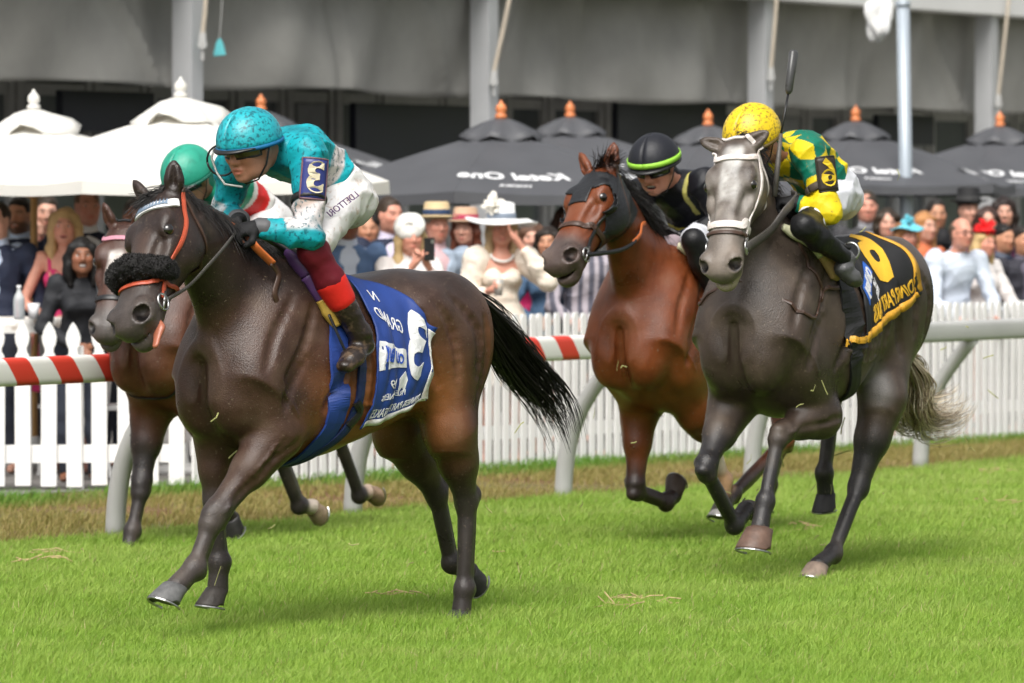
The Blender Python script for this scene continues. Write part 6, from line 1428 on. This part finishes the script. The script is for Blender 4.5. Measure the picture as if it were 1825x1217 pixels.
def crowd():
    f = Fan('man in navy suit cut by the left picture edge', -2, 398, 2.0, -15, arms=('down','drink')); f.body(SK['fair']); f.hair((.03,.02,.012)); f.suit(NAVY, (.45,.52,.66))
    held('cup', 'amber drink in the hand of suited man at left edge', 'drink', f, 'R', cup)
    f = Fan('bearded man with dark hair smiling in navy suit and pale blue shirt', 36, 388, 3.3, -10, arms=('down','drink'), look=(5,0)); f.body(SK['tan'], mouth=.6, beard=((.05,.028,.018), .8)); f.hair((.014,.010,.008)); f.suit(NAVY, (.50,.60,.78))
    f = Fan('dark haired woman in black leaning behind bearded man', 66, 412, 4.4, 20, True, ('clap','clap')); f.body(SK['fair'], lips=(.35,.06,.06)); f.hair((.012,.008,.007), 'long'); f.top(BLK, .6)
    f = Fan('blonde woman in bright pink strap dress beside the parasol pole', 120, 414, 1.9, -8, True, ('clap','rest'), .06, (-8,0)); f.body(SK['pink'], mouth=.6, lips=(.50,.08,.09)); f.hair((.46,.30,.14), 'wavy'); f.dress((.56,.035,.14))
    f = Fan('tall man in white open shirt and navy jacket under white parasol', 154, 372, 2.7, 18, arms=('down','down')); f.body(SK['pink']); f.hair((.16,.10,.06)); f.suit(NAVY, (.72,.72,.75))
    f = Fan('woman with black bob hair cheering in charcoal jumper', 143, 474, .95, 8, True, ('rest','rest'), .30, (0,4), hk=1.10); f.body(SK['brown'], mouth=.9, lips=(.22,.035,.04)); f.hair((.006,.005,.005), 'bob'); f.top((.022,.023,.027), .93, .01, 'jumper', trs=(.03,.03,.035))
    f = Fan('man in light blue blazer half hidden behind the turquoise rider', 618, 398, 1.4, 12, arms=('down','down')); f.body(SK['brown']); f.hair((.01,.008,.007)); f.suit((.115,.19,.34), (.62,.68,.80))
    f = Fan('man with dark swept hair in navy suit beside light blue blazer', 692, 388, 2.4, 25, arms=('down','clap'), look=(-6,0)); f.body(SK['pink'], beard=((.25,.12,.08), .4)); f.hair((.045,.03,.02)); f.suit(NAVY, (.60,.55,.68))
    f = Fan('blonde woman with round white hat filming with her phone', 728, 432, .8, 15, True, ('phone','phone'), .05); f.body(SK['pink']); f.hair((.50,.36,.18), 'long'); f.top((.70,.66,.64), .9, .012, 'blouse'); f.hat('disc', (.76,.75,.71), side=-.35)
    held('phone', 'black phone held up by blonde woman in round white hat', 'phone', f, 'R', phone, (-.05,.03,.04))
    f = Fan('man in straw boater with navy band, pale blue jacket and pink shirt', 776, 405, 1.8, 20, arms=('down','down')); f.body(SK['pink']); f.hair((.30,.26,.22)); f.suit((.36,.44,.54), (.62,.42,.44)); f.hat('boater', (.55,.42,.24), (.02,.04,.09))
    f = Fan('red haired woman in wide pink and straw hat', 832, 412, 2.9, -18, True, ('down','clap')); f.body(SK['fair'], lips=(.4,.08,.07)); f.hair((.12,.035,.018), 'long'); f.top((.10,.02,.03), .6); f.hat('boater', (.50,.33,.22), (.35,.04,.08))
    f = Fan('woman in wide white feathered hat and cream puff sleeve dress', 893, 412, .9, 6, True, ('face','drink')); f.body(SK['pink'], lips=(.45,.12,.10)); f.hair((.38,.27,.15), 'long'); f.dress((.74,.66,.56), .86, .035, spots=[((.62,.45,.34), 14, .55, .7, .6)]); f.hat('wide', (.80,.80,.80), (.20,.24,.30))
    J = f.J; MB().tube([f.J['neck']+A3(.075*math.cos(a), .055+.055*math.sin(a)*1.0, -.01-.045*max(0, math.sin(a))) for a in np.linspace(-.4, 3.54, 22)], .009, 8).obj('pearl_necklace', white_cloth, f.root, True)
    held('cup', 'drink held by woman in the wide white hat', 'drink', f, 'R', cup)
    f = Fan('woman in magenta dress behind the cream dress', 948, 428, 2.0, 0, True, ('down','down')); f.body(SK['fair']); f.hair((.10,.05,.03), 'long'); f.dress((.50,.02,.12), .3)
    f = Fan('person in denim jacket between magenta dress and striped shirt', 978, 436, 1.5, -10, True, ('rest','rest')); f.body(SK['tan']); f.hair((.02,.014,.01), 'long'); f.top((.07,.13,.22), .93, .006, 'denim_jacket')
    f = Fan('man in striped grey shirt behind the hooded bay head', 1042, 424, 1.0, 10, arms=('lean','lean'), lean=.10); f.body(SK['pink']); f.hair((.05,.035,.025))
    f.top((.3,.3,.3), .93, .006, 'striped_shirt', color=lambda V: np.where(((np.floor(V[:,0]*28) % 2) < 1)[:,None], np.array((.42,.38,.42)), np.array((.10,.10,.13))), trs=(.02,.02,.03))
    f = Fan('woman in light blue feather hat beside balding man', 1612, 425, 1.6, 12, True, ('down','down'), look=(-20,0)); f.body(SK['pink']); f.hair((.30,.14,.06), 'bob'); f.top((.55,.20,.08), .5, 0, 'top'); f.hat('feather', (.14,.50,.60))
    f = Fan('woman with orange blonde hair behind light blue hat', 1644, 408, 2.6, 35, True, ('down','clap')); f.body(SK['fair']); f.hair((.42,.20,.08), 'long'); f.top((.50,.14,.06), .9, 0, 'blouse')
    f = Fan('balding man with glasses in pale blue shirt leaning on the fence', 1692, 428, .75, 28, arms=('lean','lean'), lean=.22, look=(0,0)); f.body(SK['pink']); f.hair((.10,.07,.05), 'bald'); f.top((.58,.64,.74), .93, .008, 'shirt', trs=(.05,.05,.06))
    gls = MB()
    for e in (-1, 1): gls.tube([f.H(.105,.004,e*.032)+(f.hs*.023*math.cos(a)+f.hu*.018*math.sin(a))*f.hk for a in np.linspace(0, 6.283, 16)], .0028, 5)
    gls.tube([f.H(.107,.008,-.010), f.H(.107,.008,.010)], .0025, 5); [gls.tube([f.H(.104,.006,e*.055), f.H(.0,.004,e*.082)], .0025, 5) for e in (-1, 1)]; gls.obj('glasses', leather_black, f.root)
    f = Fan('blonde woman in huge red flower hat and white blouse', 1736, 442, 1.0, 40, True, ('lean','rest'), .12); f.body(SK['pink']); f.hair((.50,.35,.16), 'wavy'); f.top((.74,.70,.68), .9, .015, 'blouse'); f.hat('flower', (.62,.012,.014))
    f = Fan('man in navy jacket holding a phone to his face by red hat', 1786, 428, 1.8, 30, arms=('phone','phone')); f.body(SK['tan']); f.hair((.012,.01,.009)); f.suit(NAVY, (.10,.12,.16))
    held('phone', 'phone held up by man in navy near right picture edge', 'phone', f, 'R', phone, (-.05,.03,.04))
    f = Fan('man in black hat standing behind the red flower hat', 1724, 378, 3.6, 15, arms=('down','down')); f.body(SK['fair']); f.hair((.02,.015,.012)); f.suit(BLK, (.08,.08,.09)); f.hat('fedora', (.012,.012,.013), (.03,.03,.03))
    f = Fan('dark haired person in black coat below the last black parasol', 1788, 382, 3.6, 0, True, ('down','clap')); f.body(SK['fair']); f.hair((.02,.012,.010), 'long'); f.top(BLK, .93, .01, 'coat')
    f = Fan('man in dark jacket cut by the right picture edge', 1822, 432, 1.2, 20, arms=('lean','down')); f.body(SK['tan']); f.hair((.02,.015,.012)); f.suit((.03,.03,.04), (.10,.09,.12), trs=(.03,.03,.03))
    f = Fan('man in grey waistcoat far back under black parasol', 1545, 372, 5.0, 0, arms=('down','clap')); f.body(SK['pink']); f.hair((.04,.03,.02)); f.suit((.05,.05,.055), (.3,.3,.32))
    for px, py, dY, lab, sk, hc, c, fem in ((84,384,4.4,'tall man in brown jacket at the back under white parasol','fair',(.03,.02,.015),(.07,.05,.035),False),
        (240,392,3.6,'man in grey jacket behind the brown horse ears','pink',(.08,.06,.05),(.12,.12,.13),False),(655,412,3.4,'man in black jacket far behind light blue blazer','tan',(.015,.012,.01),(.012,.012,.014),False),
        (1010,398,3.4,'woman in dark green top far behind striped shirt','fair',(.06,.03,.02),(.02,.05,.04),True),(1580,402,3.4,'woman in black dress far back left of blue feather hat','fair',(.03,.02,.015),(.014,.013,.016),True),
        (1668,386,4.2,'man in dark grey suit behind balding man','tan',(.02,.015,.012),(.04,.04,.045),False),(1758,398,3.0,'woman in plum top between red flower hat and phone man','fair',(.04,.02,.015),(.08,.02,.05),True)):
        f = Fan(lab, px, py, dY, 5, fem, ('down','clap')); f.body(SK[sk]); f.hair(hc, 'long' if fem else 'short'); f.suit(c, (.5,.5,.55)) if not fem else f.top(c, .6)
crowd()
def tableware():
    c = at(20, 566, fence_Y(20)+1.3); root = thing('table', 'small table with white cloth beside the pink dress', 'table', (c[0], c[1], SOIL)); zt = c[2]-SOIL
    rows = [[A3(r*math.cos(a)*(1+.03*math.sin(9*a)*(z < zt-.05)), r*math.sin(a)*(1+.03*math.sin(9*a)*(z < zt-.05)), z) for a in np.linspace(0, 6.283, 60)] for r, z in ((.01,zt),(.36,zt),(.38,zt-.01),(.383,zt-.05),(.386,zt-.09))]
    MB().grid(rows).obj('tablecloth', white_cloth, root, True)
    for a in range(4): MB().tube([(.24*math.cos(a*1.57+.6),.24*math.sin(a*1.57+.6),0),(.22*math.cos(a*1.57+.6),.22*math.sin(a*1.57+.6),zt-.02)], .018, 8).obj('leg', grey_frame, root)
    b = at(34, 548, fence_Y(20)+.8); o = thing('bottle', 'clear water bottle standing on white tablecloth', 'bottle', (b[0], b[1], c[2]))
    MB().lathe([(.034,0),(.036,.02),(.036,.12),(.030,.15),(.013,.18),(.013,.20)], 16).obj('bottle_body', M('clear plastic', (.72,.76,.78), .15, 0, trans=.6), o, True); MB().lathe([(.015,.195),(.015,.215),(.0,.216)], 12).obj('cap', print_w, o, True)
    b = at(60, 552, fence_Y(20)+.9); o = thing('cup', 'white paper cup beside the water bottle', 'cup', (b[0], b[1], c[2])); MB().lathe([(.028,0),(.040,.10),(.038,.10),(.027,.005)], 16).obj('cup_wall', print_w, o, True)
    for (px, lab) in ((135, 'white folding chair behind wide picket fence below charcoal jumper'), (205, 'white folding chair behind wide picket fence near the rail post')):
        p = at(px, 700, fence_Y(px)+1.5); o = thing('folding_chair', lab, 'chair', (p[0], p[1], SOIL), .3, 'white folding chairs'); 
        MB().box((0,0,.45), (.21,.20,.015)).obj('seat', white_paint, o, bevel=.005)
        for x in (-.2, .2):
            MB().tube([(x,.20,0),(x,-.02,.45),(x,-.20,.85)], .014, 8).obj('frame', white_paint, o); MB().tube([(x*.9,-.22,0),(x*.9,.10,.43)], .013, 8).obj('leg', white_paint, o)
        MB().box((0,-.18,.72), (.20,.010,.07)).obj('backrest', white_paint, o, bevel=.004)
tableware()
# kicked-up clippings and clods in the air and on the turf
def clippings():
    r = np.random.default_rng(12); mb = MB(); cl = MB()
    spots = [(1060,620,25.5,.5,4),(1130,560,25.6,.3,2),(1440,720,23.0,.35,3),(1300,800,24,.6,7),(1500,880,24.2,.5,14),(1700,640,25.5,.7,9),(420,850,20.5,.6,6),(900,900,21.5,.7,6),(1100,320,26,.3,2),(1560,430,24.5,.6,4)]
    for px, py, Y, R, n in spots:
        c = at(px, py, Y)
        for i in range(n):
            p = c+r.normal(0, R*.35, 3); d = unit(r.normal(0, 1, 3))*r.uniform(.015, .05); mb.tube([p-d, p+d*.2+r.normal(0,.006,3), p+d], .0028, 4, flat=.4)
    for px, py in ((1135,1065),(1110,1080),(1165,1072),(1430,940),(1770,840),(1800,895),(820,985),(90,985),(60,1000),(710,1060)):
        g = ground(px, py, -.02)
        for i in range(9): p = g+r.normal(0, .07, 3)*A3(1,1,.05)+A3(0,0,.01); d = unit(r.normal(0,1,3)*A3(1,1,.15))*r.uniform(.02,.07); cl.tube([p-d, p+r.normal(0,.006,3), p+d], .0030, 4, flat=.4)
    o = mb.obj('kicked_up_turf', M('grass clipping', (.42,.42,.16), .7, .3, 40)); setp(o, 'kicked up blades of grass flying round the hooves', 'clippings', kind='stuff')
    o = cl.obj('clippings', M('dry straw', (.48,.36,.18), .8, .3, 40)); setp(o, 'dry straw clippings scattered on the turf', 'clippings', kind='stuff')
clippings()
